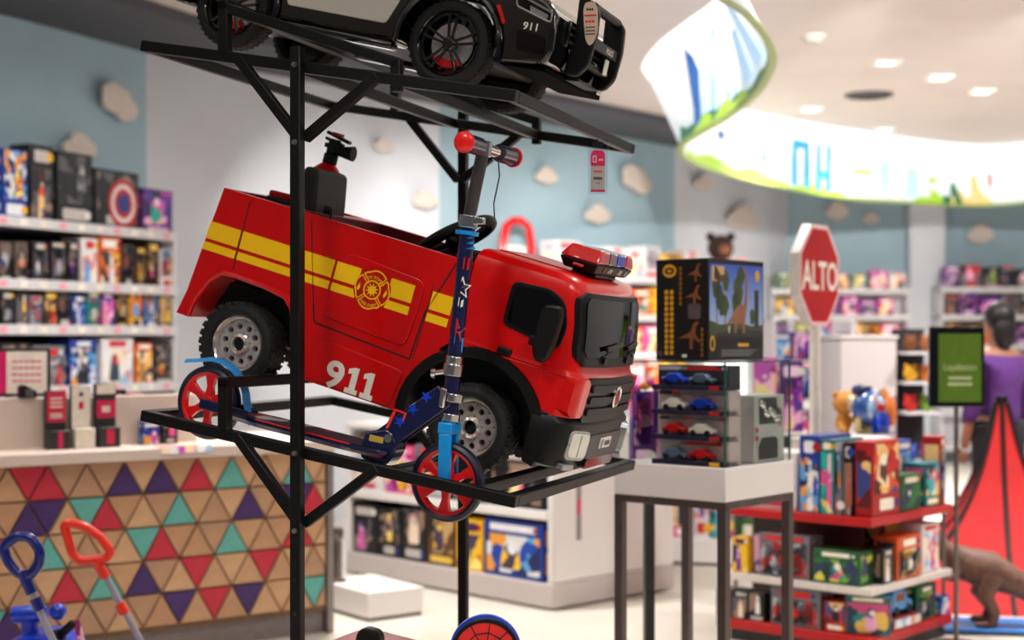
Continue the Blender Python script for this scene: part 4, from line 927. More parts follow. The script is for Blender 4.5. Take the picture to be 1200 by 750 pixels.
# ---------------------------------------------------------------- packaging
PAL = {  # carton colour, print colours, title colour
 'black': ((.05, .05, .06), [(.05, .05, .06), (.35, .33, .36), (.10, .09, .12), (.55, .45, .38), (.07, .06, .08)], (.75, .72, .7)),
 'blue': ((.06, .20, .55), [(.06, .25, .65), (.35, .62, .85), (.05, .12, .35), (.85, .85, .85), (.9, .6, .2)], (.9, .9, .92)),
 'red': ((.65, .06, .08), [(.75, .08, .08), (.92, .75, .5), (.35, .04, .06), (.2, .25, .5), (.85, .3, .1)], (.95, .9, .85)),
 'purple': ((.30, .08, .42), [(.42, .12, .58), (.85, .35, .7), (.2, .08, .35), (.95, .7, .85), (.3, .2, .6)], (.95, .8, .92)),
 'pink': ((.85, .25, .50), [(.92, .35, .6), (.98, .75, .85), (.6, .12, .4), (.95, .85, .6), (.75, .3, .7)], (.98, .95, .96)),
 'teal': ((.05, .38, .42), [(.08, .5, .52), (.15, .65, .6), (.04, .22, .3), (.9, .75, .35), (.8, .3, .5)], (.95, .92, .8)),
 'yellow': ((.90, .68, .08), [(.95, .75, .12), (.8, .35, .08), (.98, .9, .5), (.25, .2, .3), (.9, .5, .1)], (.25, .08, .3)),
 'orange': ((.85, .33, .08), [(.9, .4, .1), (.95, .7, .25), (.35, .14, .06), (.2, .2, .25), (.95, .85, .7)], (.98, .95, .9)),
 'green': ((.08, .34, .16), [(.1, .42, .2), (.45, .65, .2), (.05, .2, .14), (.15, .2, .35), (.85, .8, .3)], (.95, .92, .85)),
 'white': ((.88, .86, .86), [(.92, .9, .9), (.85, .55, .55), (.6, .72, .85), (.95, .85, .75), (.9, .9, .92)], (.8, .15, .25)),
 'grey': ((.42, .42, .45), [(.5, .5, .53), (.25, .25, .28), (.7, .7, .72), (.75, .15, .15), (.12, .12, .14)], (.85, .1, .1)),
 'brown': ((.30, .18, .10), [(.36, .22, .12), (.65, .45, .25), (.18, .1, .06), (.75, .6, .4), (.1, .08, .06)], (.9, .75, .3)),
}
def inks(c, v=0):
    base, pr, ti = PAL[c]
    return mat('carton_'+c, base, .4), print_mat('art_%s_%d' % (c, v), pr[v:]+pr[:v], (13, 20, 9)[v % 3]), mat('title_'+c, ti, .4)
_rb = random.Random(11)
def toy_box(loc, rz, w, d, h, colour, label, group=None, art=None, cat='toy box', name='toy_box', title=None, window=False, tilt=0):
    """carton with printed front; local -y is the front, origin at the middle of the base"""
    t = thing(name, label, cat, loc, (tilt, 0, rz), group)
    v = _rb.randrange(3); c, a, ti = inks(colour, v)
    mb = MB(); mb.box((0, 0, h/2), (w, d, h)); mb.build('carton', c, t, bevel=min(.004, w*.04))
    y = -d/2-.0012; mb = MB(); T0 = Matrix.Translation((0, y, 0)); m_ = .05*w
    th = h*_rb.choice((.16, .22, .28)); up = _rb.random() < .6
    z0, z1 = (m_, h-th-m_*.5) if up else (th+m_*.5, h-m_)
    mb.flat(rrect(-w/2+m_, w/2-m_, z0, z1, .02*w, 2), T0, 0)
    tz = h-th/2-m_*.3 if up else th/2+m_*.3
    k = _rb.uniform(.45, .8); mb.flat(rrect(-w/2*k, w/2*k, tz-th*.28, tz+th*.28, th*.1, 2), T0, 1)
    b_ = _rb.uniform(.1, .2)*w; cx = _rb.uniform(-.2, .2)*w; cz = (z0+z1)/2
    if not window:
        mb.flat(rpoly([(cx-b_*1.2, z0+m_), (cx+b_*1.2, z0+m_), (cx+b_, cz), (cx+b_*.5, z1-m_*2), (cx-b_*.5, z1-m_*2), (cx-b_, cz)], b_*.5, 3), T0, 2, -.0006)
        mb.flat(circ(cx+b_*.2, cz+(z1-z0)*.18, b_*.55, 12), T0, 1, -.0012)
    mb.flat(circ(w/2*.74, tz, th*.22, 12), T0, 3, -.0003)
    mb.build('front_print', [a, ti, inks(art or _rb.choice(list(PAL)), v)[1], inks(_rb.choice(('red', 'yellow', 'blue', 'white')), 0)[0]], t, smooth=0)
    # side print
    for sx in (-1, 1):
        mb = MB(); x = sx*(w/2+.0008); mb.add([(x, -d*.38, h*.12), (x, d*.38, h*.12), (x, d*.38, h*.88), (x, -d*.38, h*.88)], [(0, 1, 2, 3) if sx > 0 else (3, 2, 1, 0)], 0); mb.build('side_print', a, t, smooth=0)
    if window:
        mb = MB(); mb.prism(rrect(-w/2*.72, w/2*.72, z0+m_, z1-m_, .04*w, 3), y-.008, y); mb.build('clear_window', CLEAR, t, fix=True)
        mb = MB()
        for q in range(_rb.choice((1, 2, 3))):
            mb.sph((w*(-.2+.2*q), y-.002, z0+(z1-z0)*.45), (w*.09, .008, (z1-z0)*.25), 10, 8, q % 2)
        mb.build('packed_toy', [inks(art or 'grey', 1)[1], ti], t)
    return t
SHELFW = mat('shelf_white', (.86, .85, .87), .4); RAIL = mat('price_rail', (.80, .79, .80), .3, noise=.12, scale=60); BACKP = mat('shelf_back_dark', (.13, .13, .155), .6)

# ---------------------------------------------------------------- left wall shelving
LD = Vector((.429, .903, 0)); LA = math.atan2(.903, .429); LO = Vector((-2.504, 9.135, 0))
def ls(px): k = (px-600)/F; return (LO.y*k-LO.x)/(LD.x-LD.y*k)
def lp_(s, back=0., z=0.): p_ = LO+LD*s+Vector((-.903, .429, 0))*back; return Vector((p_.x, p_.y, z))
s0, s1 = -2.2, ls(207)
unit = thing('wall_shelving', 'white wall shelving full of toy boxes on the left blue wall', 'shelving', lp_(s0), (0, 0, LA))
Lu = s1-s0
LZ = [2.137, 1.784, 1.524, 1.165, .80, .42, .10]
mb = MB(); mb.box((Lu/2, .54, 1.10), (Lu, .02, 2.02)); mb.build('back_panel', BACKP, unit)
for z in LZ:
    mb = MB(); mb.box((Lu/2, .275, z-.0325), (Lu, .55, .025)); sh = mb.build('shelf', SHELFW, unit, bevel=.003)
    mb = MB(); mb.box((Lu/2, -.006, z-.032), (Lu, .012, .06)); mb.build('price_rail', RAIL, sh, bevel=.003)
    mb = MB()
    for k in range(int(Lu/.16)): mb.box((.08+.16*k, -.0135, z-.032), (.055, .003, .038), k % 3)
    mb.build('price_label', [WHT, CREAM, mat('label_pink', (.9, .6, .66), .5)], sh)['kind'] = 'stuff'
for x in (.01, Lu-.01):
    mb = MB(); mb.box((x, .275, 1.06), (.02, .55, 2.08)); mb.build('side_panel', SHELFW, unit, bevel=.002)
def left_box(x0, x1, y_top, zi, colour, label, art=None, name='toy_box', cat='toy box', window=False, d=.16, group='toys on the left wall shelves', set_back=.02):
    a, b_ = ls(x0), ls(x1); Y = lp_((a+b_)/2).y; h = (CZ-(y_top-HOR)*Y/F)-LZ[zi]+.02
    c_ = lp_((a+b_)/2, d/2+set_back, LZ[zi]-.0195); return toy_box(c_, LA, (b_-a)*.95, d, h, colour, label, group, art, cat, name, window=window)
left_box(6, 36, 175, 0, 'blue', 'blue toy box at the far left of the top left wall shelf', 'yellow')
left_box(38, 66, 170, 0, 'black', 'black box with red and blue figure art on the top left shelf', 'red')
left_box(69, 112, 179, 0, 'black', 'tall black box with grey castle art on the top left shelf', 'grey')
bx = left_box(113, 167, 200, 0, 'black', 'black box with red and white target disc on the top left shelf', 'black')
bw = (ls(167)-ls(113))*.95; mb = MB(); hh = .335
for r_, mi in ((.150, 0), (.122, 1), (.092, 0), (.062, 2)): mb.flat(circ(.05, .165, r_*.92, 36, r_), Matrix.Translation((0, -.082-.0012*(4-r_*20), 0)), mi, -.002*(.16-r_)*20)
mb.build('target_print', [mat('ink_target_red', (.72, .10, .16), .4), mat('ink_target_white', (.88, .82, .80), .4), mat('ink_target_blue', (.16, .20, .48), .4)], bx, smooth=0)
left_box(169, 206, 222, 0, 'purple', 'purple and teal toy box at the right end of the top left shelf', 'teal')
# foam castle ornament peeking over the boxes
# second shelf: blister figures and boxes
FIGC = ['white', 'pink', 'grey', 'black', 'brown']
for i, (x0, x1, c_, a_) in enumerate(((2, 18, 'black', 'blue'), (20, 36, 'black', 'orange'), (41, 60, 'black', 'white'), (63, 80, 'black', 'grey'), (83, 96, 'black', 'purple'))):
    left_box(x0, x1, 283, 1, c_, '%s figure in black window box, %s on second left wall shelf' % (a_, ORD[i]), a_, 'figure_box', 'toy figure', True)
left_box(98, 118, 279, 1, 'white', 'pale blue box in the middle of the second left wall shelf', 'blue')
left_box(119, 145, 277, 1, 'orange', 'big orange and cream box on the second left wall shelf', 'white')
for i, (x0, x1, c_, a_) in enumerate(((147, 160, 'black', 'grey'), (163, 173, 'brown', 'yellow'), (176, 190, 'brown', 'pink'), (191, 205, 'white', 'yellow'))):
    left_box(x0, x1, (286, 290, 284, 292)[i], 1, c_, '%s window box with %s figure near the end of the second left shelf' % (c_, a_), a_, 'figure_box', 'toy figure', True)
for i in range(12):
    x0 = 4+16.8*i; c_ = ['black', 'black', 'grey', 'brown', 'black', 'blue', 'teal', 'purple', 'brown', 'yellow', 'blue', 'brown'][i]
    left_box(x0, x0+15.4, 340+(i % 3)*3, 2, c_, '%s toy box, %s on the third left wall shelf' % (c_, ORD[i]), None, window=(i % 2 == 0))
for i, (x0, x1, yt, c_, a_) in enumerate(((4, 40, 402, 'black', 'grey'), (42, 80, 405, 'grey', 'black'), (84, 118, 398, 'blue', 'black'), (121, 160, 396, 'white', 'green'), (162, 182, 402, 'orange', 'brown'), (184, 205, 404, 'black', 'orange'))):
    left_box(x0, x1, yt, 3, c_, '%s boxed toy with %s art, %s on the fourth left wall shelf' % (c_, a_, ORD[i]), a_)
for i in range(8):
    x0 = 4+25*i; c_ = ['black', 'yellow', 'black', 'blue', 'black', 'red', 'black', 'grey'][i]
    left_box(x0, x0+23, 476, 4, c_, '%s toy box, %s on the fifth left shelf behind the counter' % (c_, ORD[i]))

# ---------------------------------------------------------------- cash counter with triangle tiles
CA = Vector((-2.06, 6.43, 0)); CRZ = math.atan2(.599, .8007)
ctr = thing('cash_counter', 'cash counter with wooden front of red, purple, teal and wood triangles', 'counter', CA, (0, 0, CRZ))
WOODS = [mat('wood_tile_%d' % i, c_, .5, noise=.12, scale=9) for i, c_ in enumerate(((.74, .57, .42), (.71, .54, .40), (.77, .61, .46), (.69, .53, .41)))]
TRC = {'r': mat('tile_red', (.74, .13, .22), .5), 'p': mat('tile_purple', (.24, .12, .38), .5), 't': mat('tile_teal', (.36, .66, .62), .5)}
BEIGE = mat('beige_laminate', (.84, .77, .72), .45, noise=.02, scale=4)
mb = MB(); mb.box((.1262, .36, .505), (2.65, .66, .79)); mb.build('core', mat('grout_brown', (.46, .34, .24), .7), ctr)
up_c = {(0, 0): 'r', (0, 2): 'p', (0, 3): 'p', (0, 4): 'r', (0, 5): 't', (0, 7): 't', (1, 1): 'r', (1, 3): 't', (1, 5): 'p', (1, 7): 'r', (2, 0): 't', (2, 3): 'r', (2, 5): 't', (2, 7): 'r', (3, 0): 'r', (3, 1): 't', (3, 2): 'p', (0, -2): 't', (2, -2): 'p', (1, -1): 'p', (3, -3): 'r', (4, -1): 'p'}
dn_c = {(1, 0): 'p', (1, 1): 't', (1, 7): 'p', (2, 2): 't', (3, 4): 'r', (3, 6): 'r', (4, 3): 'p', (4, 4): 'r', (4, 5): 'p', (4, 7): 't', (0, -1): 'r', (2, -2): 'r', (4, -2): 't'}
PS, RH, ZT0 = .175, .152, .893; tmesh = {}
def tri_tile(verts, m, depth):
    """triangle tile, shrunk for the joint; clipped to the panel"""
    poly = [Vector(p_) for p_ in verts]
    for lim, s_ in ((-1.19, 1), (1.446, -1)):
        out = []
        for i, p_ in enumerate(poly):
            q_ = poly[(i+1) % len(poly)]; a, b_ = (p_.x-lim)*s_, (q_.x-lim)*s_
            if a >= 0: out.append(p_)
            if a*b_ < 0: out.append(p_.lerp(q_, a/(a-b_)))
        poly = out
    if len(poly) < 3: return
    c_ = sum(poly, Vector((0, 0)))/len(poly)
    if max((p_-c_).length for p_ in poly) < .03: return
    pts = [tuple(c_+(p_-c_)*(1-.0045/max(.03, (p_-c_).length*.5))) for p_ in poly]
    mb = MB(); mb.prism([(x-c_.x, z-c_.y) for x, z in pts], -depth, .012)
    mb.build('triangle_tile', m, ctr, fix=True, loc=(c_.x, .025, c_.y))
rt_ = random.Random(3)
for r_ in range(5):
    zt, zb = ZT0-RH*r_, ZT0-RH*(r_+1)
    o_top = .068+(0 if r_ % 2 == 0 else PS/2)
    for n_ in range(-8, 9):
        # up triangle: apex on the top line
        ax_ = o_top+PS*n_; col_ = up_c.get((r_, n_)); m_ = TRC[col_] if col_ else WOODS[rt_.randrange(4)]
        tri_tile([(ax_, zt), (ax_-PS/2, zb), (ax_+PS/2, zb)], m_, .006+.003*rt_.random())
        # down triangle: apex on the bottom line
        o_bot = .068+(PS/2 if r_ % 2 == 0 else 0); bx_ = o_bot+PS*n_
        col_ = dn_c.get((r_, n_)); m_ = TRC[col_] if col_ else WOODS[rt_.randrange(4)]
        tri_tile([(bx_, zb), (bx_+PS/2, zt), (bx_-PS/2, zt)], m_, .006+.003*rt_.random())
mb = MB(); mb.box((.1262, .36, .055), (2.65, .62, .11)); mb.build('kick_plate', mat('kick_grey', (.50, .46, .45), .5), ctr, bevel=.004)
mb = MB(); mb.box((.1262, .10, .925), (2.68, .30, .055)); mb.build('front_ledge', BEIGE, ctr, bevel=.008)
mb = MB(); mb.box((-.17, .235, 1.065), (2.06, .04, .23)); mb.build('upstand', BEIGE, ctr, bevel=.004)
mb = MB(); mb.box((.1262, .48, .94), (2.65, .45, .03)); mb.build('work_top', BEIGE, ctr, bevel=.004)
mb = MB(); mb.box((1.472, .35, .46), (.035, .68, .92)); mb.build('end_post', mat('anodised_grey', (.55, .52, .51), .4, metal=.5), ctr, bevel=.004)
def on_ctr(p_, y, z): return ctr.matrix_basis @ Vector((p_, y, z))
def cp(px): k = (px-600)/F; return (6.43*k+2.06)/(.8007-.599*k)
# monitor
mo = thing('checkout_monitor', 'checkout monitor with magenta strip on a stand behind the counter', 'monitor', on_ctr(cp(45), .40, .955), (0, 0, R(14)))
mb = MB(); mb.box((0, 0, .335), (.37, .03, .22)); mb.build('bezel', DGREY, mo, bevel=.006)
mb = MB(); mb.flat([(-.17, .24), (.17, .24), (.17, .43), (-.17, .43)], y=-.0165, mi=0); mb.flat([(-.17, .24), (-.005, .24), (-.005, .43), (-.17, .43)], y=-.0172, mi=1)
T0 = Matrix.Translation((0, -.0178, 0))
for k in range(4): bars(mb, .082, .385-.03*k, .13, .008, 5, T0, 1, 0)
bars(mb, -.09, .33, .10, .035, 3, T0, 2, 0)
mb.build('screen', [mat('screen_cream', (.86, .80, .74), .3, emit=.35), mat('screen_pink', (.80, .10, .36), .3, emit=.3), mat('screen_white', (.95, .9, .9), .3, emit=.4)], mo, smooth=0)
mb = MB(); mb.cyl((0, .03, 0), (0, .03, .25), .016); mb.box((0, .03, .008), (.18, .16, .016)); mb.build('stand', SILV, mo, bevel=.003)
# payment terminal, leaflet stands on the upstand
def leaflet(px0, px1, yt, yb, label, front, kind):
    p0, p1 = cp(px0), cp(px1); pm = (p0+p1)/2; Y = on_ctr(pm, .14, 0).y; zt, zb_ = CZ-(yt-HOR)*Y/F, CZ-(yb-HOR)*Y/F
    t = thing(kind, label, 'leaflet stand', on_ctr(pm, .15, .9525), (0, 0, CRZ)); w = (p1-p0)*.9; h = zt-.9525
    mb = MB(); mb.box((0, .02, h/2), (w, .03, h)); mb.build('holder', DGREY if front != 'w' else SILV, t, bevel=.003)
    mb = MB(); mb.box((0, -.02, h*.16), (w, .06, h*.32)); mb.build('pocket', DGREY if front != 'w' else CREAM, t, bevel=.004)
    mb = MB(); T0 = Matrix.Translation((0, -.0006, 0)); hz = h
    if front == 'r':
        mb.flat(rrect(-w*.46, w*.46, hz*.46, hz*.98, .004, 2), T0, 0, .004); [mb.flat([(-w*.3, z), (w*.3, z), (w*.3, z+hz*.03), (-w*.3, z+hz*.03)], T0, 1, .003) for z in (hz*.85, hz*.78, hz*.71, hz*.58, hz*.53)]
        mb.flat([(-w*.12, hz*.02), (w*.12, hz*.02), (w*.12, hz*.3), (-w*.12, hz*.3)], T0, 0, -.0505)
    elif front == 'w':
        mb.flat(rrect(-w*.46, w*.46, hz*.34, hz*.99, .004, 2), T0, 1, .004); mb.flat(circ(0, hz*.86, w*.12, 14), T0, 3, .003); bars(mb, 0, hz*.68, w*.3, hz*.12, 1, T0, 0, .003)
    else:
        mb.flat(rrect(-w*.46, w*.46, hz*.84, hz*.99, .004, 2), T0, 1, .004); mb.flat(rrect(-w*.46, w*.46, hz*.46, hz*.74, .004, 2), T0, 0, .004); bars(mb, 0, hz*.6, w*.4, hz*.1, 3, T0, 1, .003); mb.flat([(-w*.18, hz*.05), (w*.18, hz*.05), (w*.18, hz*.28), (-w*.18, hz*.28)], T0, 0, -.0505)
    mb.build('leaflet_print', [mat('leaflet_red', (.80, .07, .28), .5), CREAM, WHT, mat('ink_dot', (.2, .2, .4), .5)], t, smooth=0)
leaflet(67, 94, 458, 522, 'dark leaflet stand with magenta card at the left of the counter', 'r', 'leaflet_stand')
leaflet(97, 123, 452, 518, 'white leaflet stand with pale brochures on the counter', 'w', 'leaflet_stand')
leaflet(126, 153, 450, 516, 'grey leaflet stand with white header and magenta card on the counter', 'g', 'leaflet_stand')
pt = thing('card_reader', 'small dark card reader beside the checkout monitor', 'card reader', on_ctr(cp(52), .22+.0, 1.18), (0, 0, CRZ))
mb = MB(); mb.prism(rpoly([(-.035, 0), (.035, 0), (.035, .03), (-.02, .06), (-.035, .05)], .006), -.03, .03); mb.build('case', BLK, pt, fix=True, bevel=.004)
mb = MB(); [mb.box((-.012+.012*i, -.031, .012+.011*j), (.008, .003, .007)) for i in range(3) for j in range(3)]; mb.build('keys', SILV, pt)
for i, (x0, x1, c_, lab) in enumerate(((181, 203, 'pink', 'navy and pink packet leaning on the counter upstand'), (205, 225, 'purple', 'dark packet with magenta letters leaning on the counter upstand'))):
    p0, p1 = cp(x0), cp(x1); toy_box(on_ctr((p0+p1)/2, .17, .953), CRZ, (p1-p0)*.9, .05, .105, 'black' if i else 'blue', lab, art='pink', cat='packet', name='packet')
for i, (x0, x1, m_, lab) in enumerate(((184, 203, 'white', 'pale flyer lying over the counter ledge, leftmost of three'), (202, 222, 'pink', 'magenta flyer lying over the counter ledge, middle of three'), (221, 243, 'white', 'pale pink flyer lying over the counter ledge, rightmost of three'))):
    p0, p1 = cp(x0), cp(x1); t = thing('flyer', lab, 'flyer', on_ctr((p0+p1)/2, -.02, .9535), (0, 0, CRZ+R(6*i-5)))
    mb = MB(); mb.add([(-.04, .09, 0), (.04, .09, 0), (.04, -.034, .001), (-.04, -.034, .001), (-.04, -.044, -.03), (.04, -.044, -.03)], [(0, 3, 2, 1), (3, 4, 5, 2)]); mb.build('sheet', inks(m_, i)[1], t, smooth=0)
    mb = MB(); mb.add([(-.03, .06, .0012), (.03, .06, .0012), (.03, .03, .0014), (-.03, .03, .0014)], [(0, 3, 2, 1)]); mb.build('headline', PINK if i != 1 else WHT, t, smooth=0)
# goods behind the upstand, right end
for i, (x0, x1, c_) in enumerate(((158, 178, 'black'), (180, 198, 'red'), (200, 222, 'black'))):
    p0, p1 = cp(x0), cp(x1); toy_box(on_ctr((p0+p1)/2, .36, .956), CRZ+R(5), (p1-p0), .12, .25-.02*i, c_, '%s packet, %s in the row behind the counter upstand' % (c_, ORD[i]), art='pink', cat='packet', name='packet')

# ---------------------------------------------------------------- low plinth and bollard at the counter end
pl_ = thing('low_plinth', 'low white plinth on the floor at the end of the counter', 'plinth', (-.80, 7.86, 0), (0, 0, CRZ))
mb = MB(); mb.box((.06, 0, .085), (.34, .52, .13)); mb.build('deck', WHITE, pl_, bevel=.006)
mb = MB(); mb.box((.06, 0, .01), (.32, .50, .02)); mb.build('base', mat('kick_grey', (.5, .46, .45), .5), pl_)
bo = thing('metal_bollard', 'short brushed metal bollard standing on the low plinth', 'bollard', (-.93, 7.95, .15))
mb = MB(); mb.lathe([(0, 0), (.05, 0), (.05, .012), (.026, .02), (.024, .22), (.032, .23), (.034, .27), (.028, .285), (0, .29)], 20, axis='Z'); mb.build('column', STEEL, bo)
mb = MB(); mb.cyl((0, -.032, .25), (0, -.038, .25), .012); mb.build('cap_screw', CHROME, bo)

# ---------------------------------------------------------------- push-along toys, lower left
def push_toy(Y, hpts, pole, label, m, clip=None):
    base = at(*pole[1], Y); g0 = at(*pole[0], Y); d = (base-g0); gnd = g0+d*((g0.z-.10)/(g0.z-base.z))
    t = thing('push_along_toy', label, 'push toy', (gnd.x, gnd.y, 0)); o_ = Vector((gnd.x, gnd.y, 0))
    mb = MB(); mb.tube([at(x, y, Y)-o_ for x, y in hpts], .0165, 12, closed=True); hd = mb.build('handle', m, t, smooth=60)
    dd = d.normalized(); a = at(*clip[0], Y)-o_
    mb = MB(); mb.cyl(a-dd*.0, a+dd*.075, .018, n=16); mb.build('handle_socket', m, hd)
    mb = MB(); mb.cyl(a+dd*.06, gnd-o_, .0115, n=16); mb.build('pole', mat('pole_grey', (.62, .60, .66), .35), t)
    mb = MB(); c_ = at(*clip[1], Y)-o_; mb.cyl(c_-dd*.02, c_+dd*.02, .0185, n=16); mb.build('pole_clip', m, t)
    mb = MB(); mb.loft([[(x, y, z) for x, y in rrect(-w, w, -.10, .10, .03, 3)] for z, w in ((.07, .14), (.12, .15), (.17, .12), (.19, .06))]); mb.build('body', m, t, fix=True, smooth=50)
    for sx in (-1, 1):
        for sy in (-1, 1):
            mb = MB(); mb.lathe([(0, -.02), (.06, -.02), (.07, -.01), (.07, .01), (.06, .02), (0, .02)], 20, Matrix.Translation((sx*.09, sy*.11, .07))); mb.build('wheel', BLK, t)
    return t
ORG = mat('orange_red_plastic', (.93, .20, .10), .35, coat=.2)
push_toy(5.2, rpoly([(75, 615), (84, 613), (100, 617), (118, 630), (130, 646), (126, 654), (110, 656), (93, 658), (84, 648)], 6, 4), ((117, 668), (162, 748)), 'push toy with orange-red D-shaped handle in front of the counter', ORG, ((112, 655), (143, 713)))
push_toy(4.72, rpoly([(4, 640), (20, 628), (36, 630), (47, 645), (46, 662), (34, 676), (20, 672), (8, 656)], 6, 4), ((30, 676), (62, 748)), 'push toy with dark blue looped handle at the left edge', mat('deep_blue_plastic', (.04, .10, .45), .3, coat=.3), ((26, 670), (44, 708)))
bt = thing('blue_ride_on', 'shiny blue ride-on toy with black lever at the lower left corner', 'ride-on toy', (at(52, 750, 5.3).x, 5.3, 0), (0, 0, 0))
mb = MB(); mb.loft([[(x, y, z) for x, y in rrect(-w, w, -.11, .11, .04, 4)] for z, w in ((.10, .17), (.2, .19), (.32, .16), (.38, .11), (.405, .05))]); mb.build('body', BLUE, bt, fix=True, smooth=60)
hz_ = CZ-(716-HOR)*5.3/F
mb = MB(); mb.tube([(-.10, -.02, hz_-.01), (-.02, -.03, hz_-.004), (.02, -.03, hz_-.002)], [.03, .032, .026], 14); mb.sph((.058, -.03, hz_+.003), .030, 16, 12); mb.build('knob_handle', BLUE, bt, smooth=60)
mb = MB(); mb.cyl((-.04, -.02, .36), (-.05, -.02, hz_), .03); mb.build('neck', BLUE, bt)
mb = MB(); mb.bar((.06, -.05, hz_-.085), (.135, -.09, hz_-.022), .03, .028); mb.bar((.02, -.05, hz_-.12), (.075, -.06, hz_-.07), .05, .05); mb.build('lever', BLK, bt, bevel=.008)
mb = MB(); mb.box((.15, -.09, hz_-.06), (.022, .01, .09), rot=(0, R(-12), 0)); mb.build('ticket', inks('pink', 0)[1], bt)
for sx in (-1, 1):
    for sy in (-1, 1):
        mb = MB(); mb.lathe([(0, -.025), (.08, -.025), (.1, -.012), (.1, .012), (.08, .025), (0, .025)], 22, Matrix.Translation((sx*.13, sy*.12, .10))); mb.build('wheel', BLK, bt)
# ---------------------------------------------------------------- low white gondola in the middle
N0 = Vector((.216, 7.88, 0)); gl_a = math.atan2(.72, -.694)      # direction of the long left face
GR = gl_a-math.pi                                                # local x runs from far-left end to the near corner
LG, DG, HG = 1.78, 1.0, .93
go = thing('low_white_gondola', 'low white display unit with boxed toys behind the rack', 'display unit', N0, (0, 0, GR))
# local: near corner at origin, x<0 along the long face, +y into the unit
GW = mat('gondola_white', (.90, .88, .87), .35, noise=.015, scale=4)
def part_box(name, x0, x1, y0, y1, z0, z1, m, par, bev=.004): mb = MB(); mb.box(((x0+x1)/2, (y0+y1)/2, (z0+z1)/2), (x1-x0, y1-y0, z1-z0)); return mb.build(name, m, par, bevel=bev, seg=3)
part_box('base', -LG, 0, 0, DG, .012, .14, mat('gondola_base', (.76, .72, .71), .4, noise=.02, scale=4), go, .01)
part_box('end_panel', -.05, 0, 0, DG, .14, HG, GW, go, .02); part_box('end_panel', -LG, -LG+.03, 0, DG, .14, HG, GW, go)
part_box('divider_shelf', -LG+.03, -.05, 0, DG, .475, .525, GW, go); part_box('top_panel', -LG, 0, 0, DG, HG-.04, HG+.0, GW, go, .012)
part_box('back_core', -LG+.03, -.05, .34, DG, .14, HG-.04, BACKP, go)
st = part_box('side_notice', .0005, .002, .18, .215, .36, .66, mat('notice_grey', (.55, .50, .50), .5), go, 0)
part_box('notice_print', .002, .003, .185, .21, .50, .58, PINK, st, 0)
low = [('black', 'purple', .24, .30), ('black', 'yellow', .2, .29), ('black', 'white', .22, .31), ('brown', 'yellow', .24, .30), ('yellow', 'blue', .22, .29), ('blue', 'yellow', .46, .31)]
x = -LG+.05
for i, (c_, a_, w_, h_) in enumerate(low):
    nm = ['dark box with purple toy art', 'black box with colourful figure art', 'black box with pale flower art', 'brown box with yellow art', 'yellow and blue box', 'wide blue box with pyramid art'][i]
    toy_box(go.matrix_basis @ Vector((x+w_/2, .10, .1405)), GR, w_, .17, h_, c_, nm+', lower bay of the low white unit', 'boxes in the low white unit', art=a_); x += w_+.012
x = -LG+.05
for i, (c_, a_, w_, h_) in enumerate((('white', 'pink', .3, .3), ('pink', 'yellow', .26, .28), ('grey', 'pink', .28, .3), ('black', 'orange', .34, .31), ('black', 'pink', .42, .32))):
    nm = ['white and pink box', 'pink box with yellow art', 'grey box', 'black box with orange base strip', 'wide black box with pink blossom art'][i]
    toy_box(go.matrix_basis @ Vector((x+w_/2, .10, .5255)), GR, w_, .17, h_, c_, nm+', upper bay of the low white unit', 'boxes in the low white unit', art=a_); x += w_+.012

# further small white unit seen under the display table
u2 = at(768, 660, 9.55); u2.z = 0; s2 = thing('small_white_gondola', 'small white unit with teal and pink boxes beyond the display table', 'display unit', u2+Vector((0, 0, 0)), (0, 0, R(-14)))
part_box('base', -.02, .66, -.02, .38, .02, .17, GW, s2, .006); part_box('kick', 0, .64, 0, .36, 0, .02, DGREY, s2, 0); part_box('back', -.02, .66, .25, .38, .17, .72, GW, s2); part_box('top', -.02, .66, -.02, .38, .72, .75, GW, s2)
for i, (c_, w_) in enumerate((('yellow', .1), ('pink', .12), ('white', .1), ('teal', .17), ('green', .14))):
    toy_box(s2.matrix_basis @ Vector(((.05, .17, .29, .43, .59)[i], .10, .171)), R(-14), w_, .14, .40+.02*(i % 3), c_, '%s box, %s on the small white unit past the table' % (c_, ORD[i]), 'boxes on the small white unit')

# ---------------------------------------------------------------- square display table with glass case
TN = Vector((.743, 5.2, 0)); TRZ = math.atan2(.766, .643)-math.pi/2     # local x: along right face? build with near corner at origin
DL, DR = Vector((-.766, .643, 0)), Vector((.643, .766, 0)); TS = .48
tb = thing('display_table', 'white topped display table with four slim metal legs', 'table', TN, (0, 0, math.atan2(DR.y, DR.x)))
# local x = right direction, local y = left direction
part_box('table_top', 0, TS, 0, TS, .872, .992, WHITE, tb, .005)
LEGM = mat('leg_metal', (.36, .31, .30), .4, metal=.7)
for x_, y_ in ((.018, .018), (TS-.018, .018), (.018, TS-.018), (TS-.018, TS-.018)):
    part_box('leg', x_-.017, x_+.017, y_-.017, y_+.017, 0, .855, LEGM, tb, .002)
for a_, b_, c_, d_ in ((.001, TS-.001, .001, .034), (.001, TS-.001, TS-.034, TS-.001), (.001, .034, .034, TS-.034), (TS-.034, TS-.001, .034, TS-.034)): part_box('apron_rail', a_, b_, c_, d_, .845, .8715, LEGM, tb, .002)
gc = thing('glass_case', 'clear glass display case on the white display table', 'glass case', tb.matrix_basis @ Vector((.012, .008, .9925)), (0, 0, math.atan2(DR.y, DR.x)))
GSx, GSy, GH = .455, .465, .372
for nm, a_ in (('front_pane', (0, GSx, 0, .005)), ('front_pane', (0, .005, .006, GSy-.006)), ('back_pane', (0, GSx, GSy-.005, GSy)), ('back_pane', (GSx-.005, GSx, .006, GSy-.006))):
    part_box(nm, *a_, 0, GH-.0055, GLASS, gc, 0)
part_box('top_pane', 0, GSx, 0, GSy, GH-.005, GH, GLASS, gc, 0)
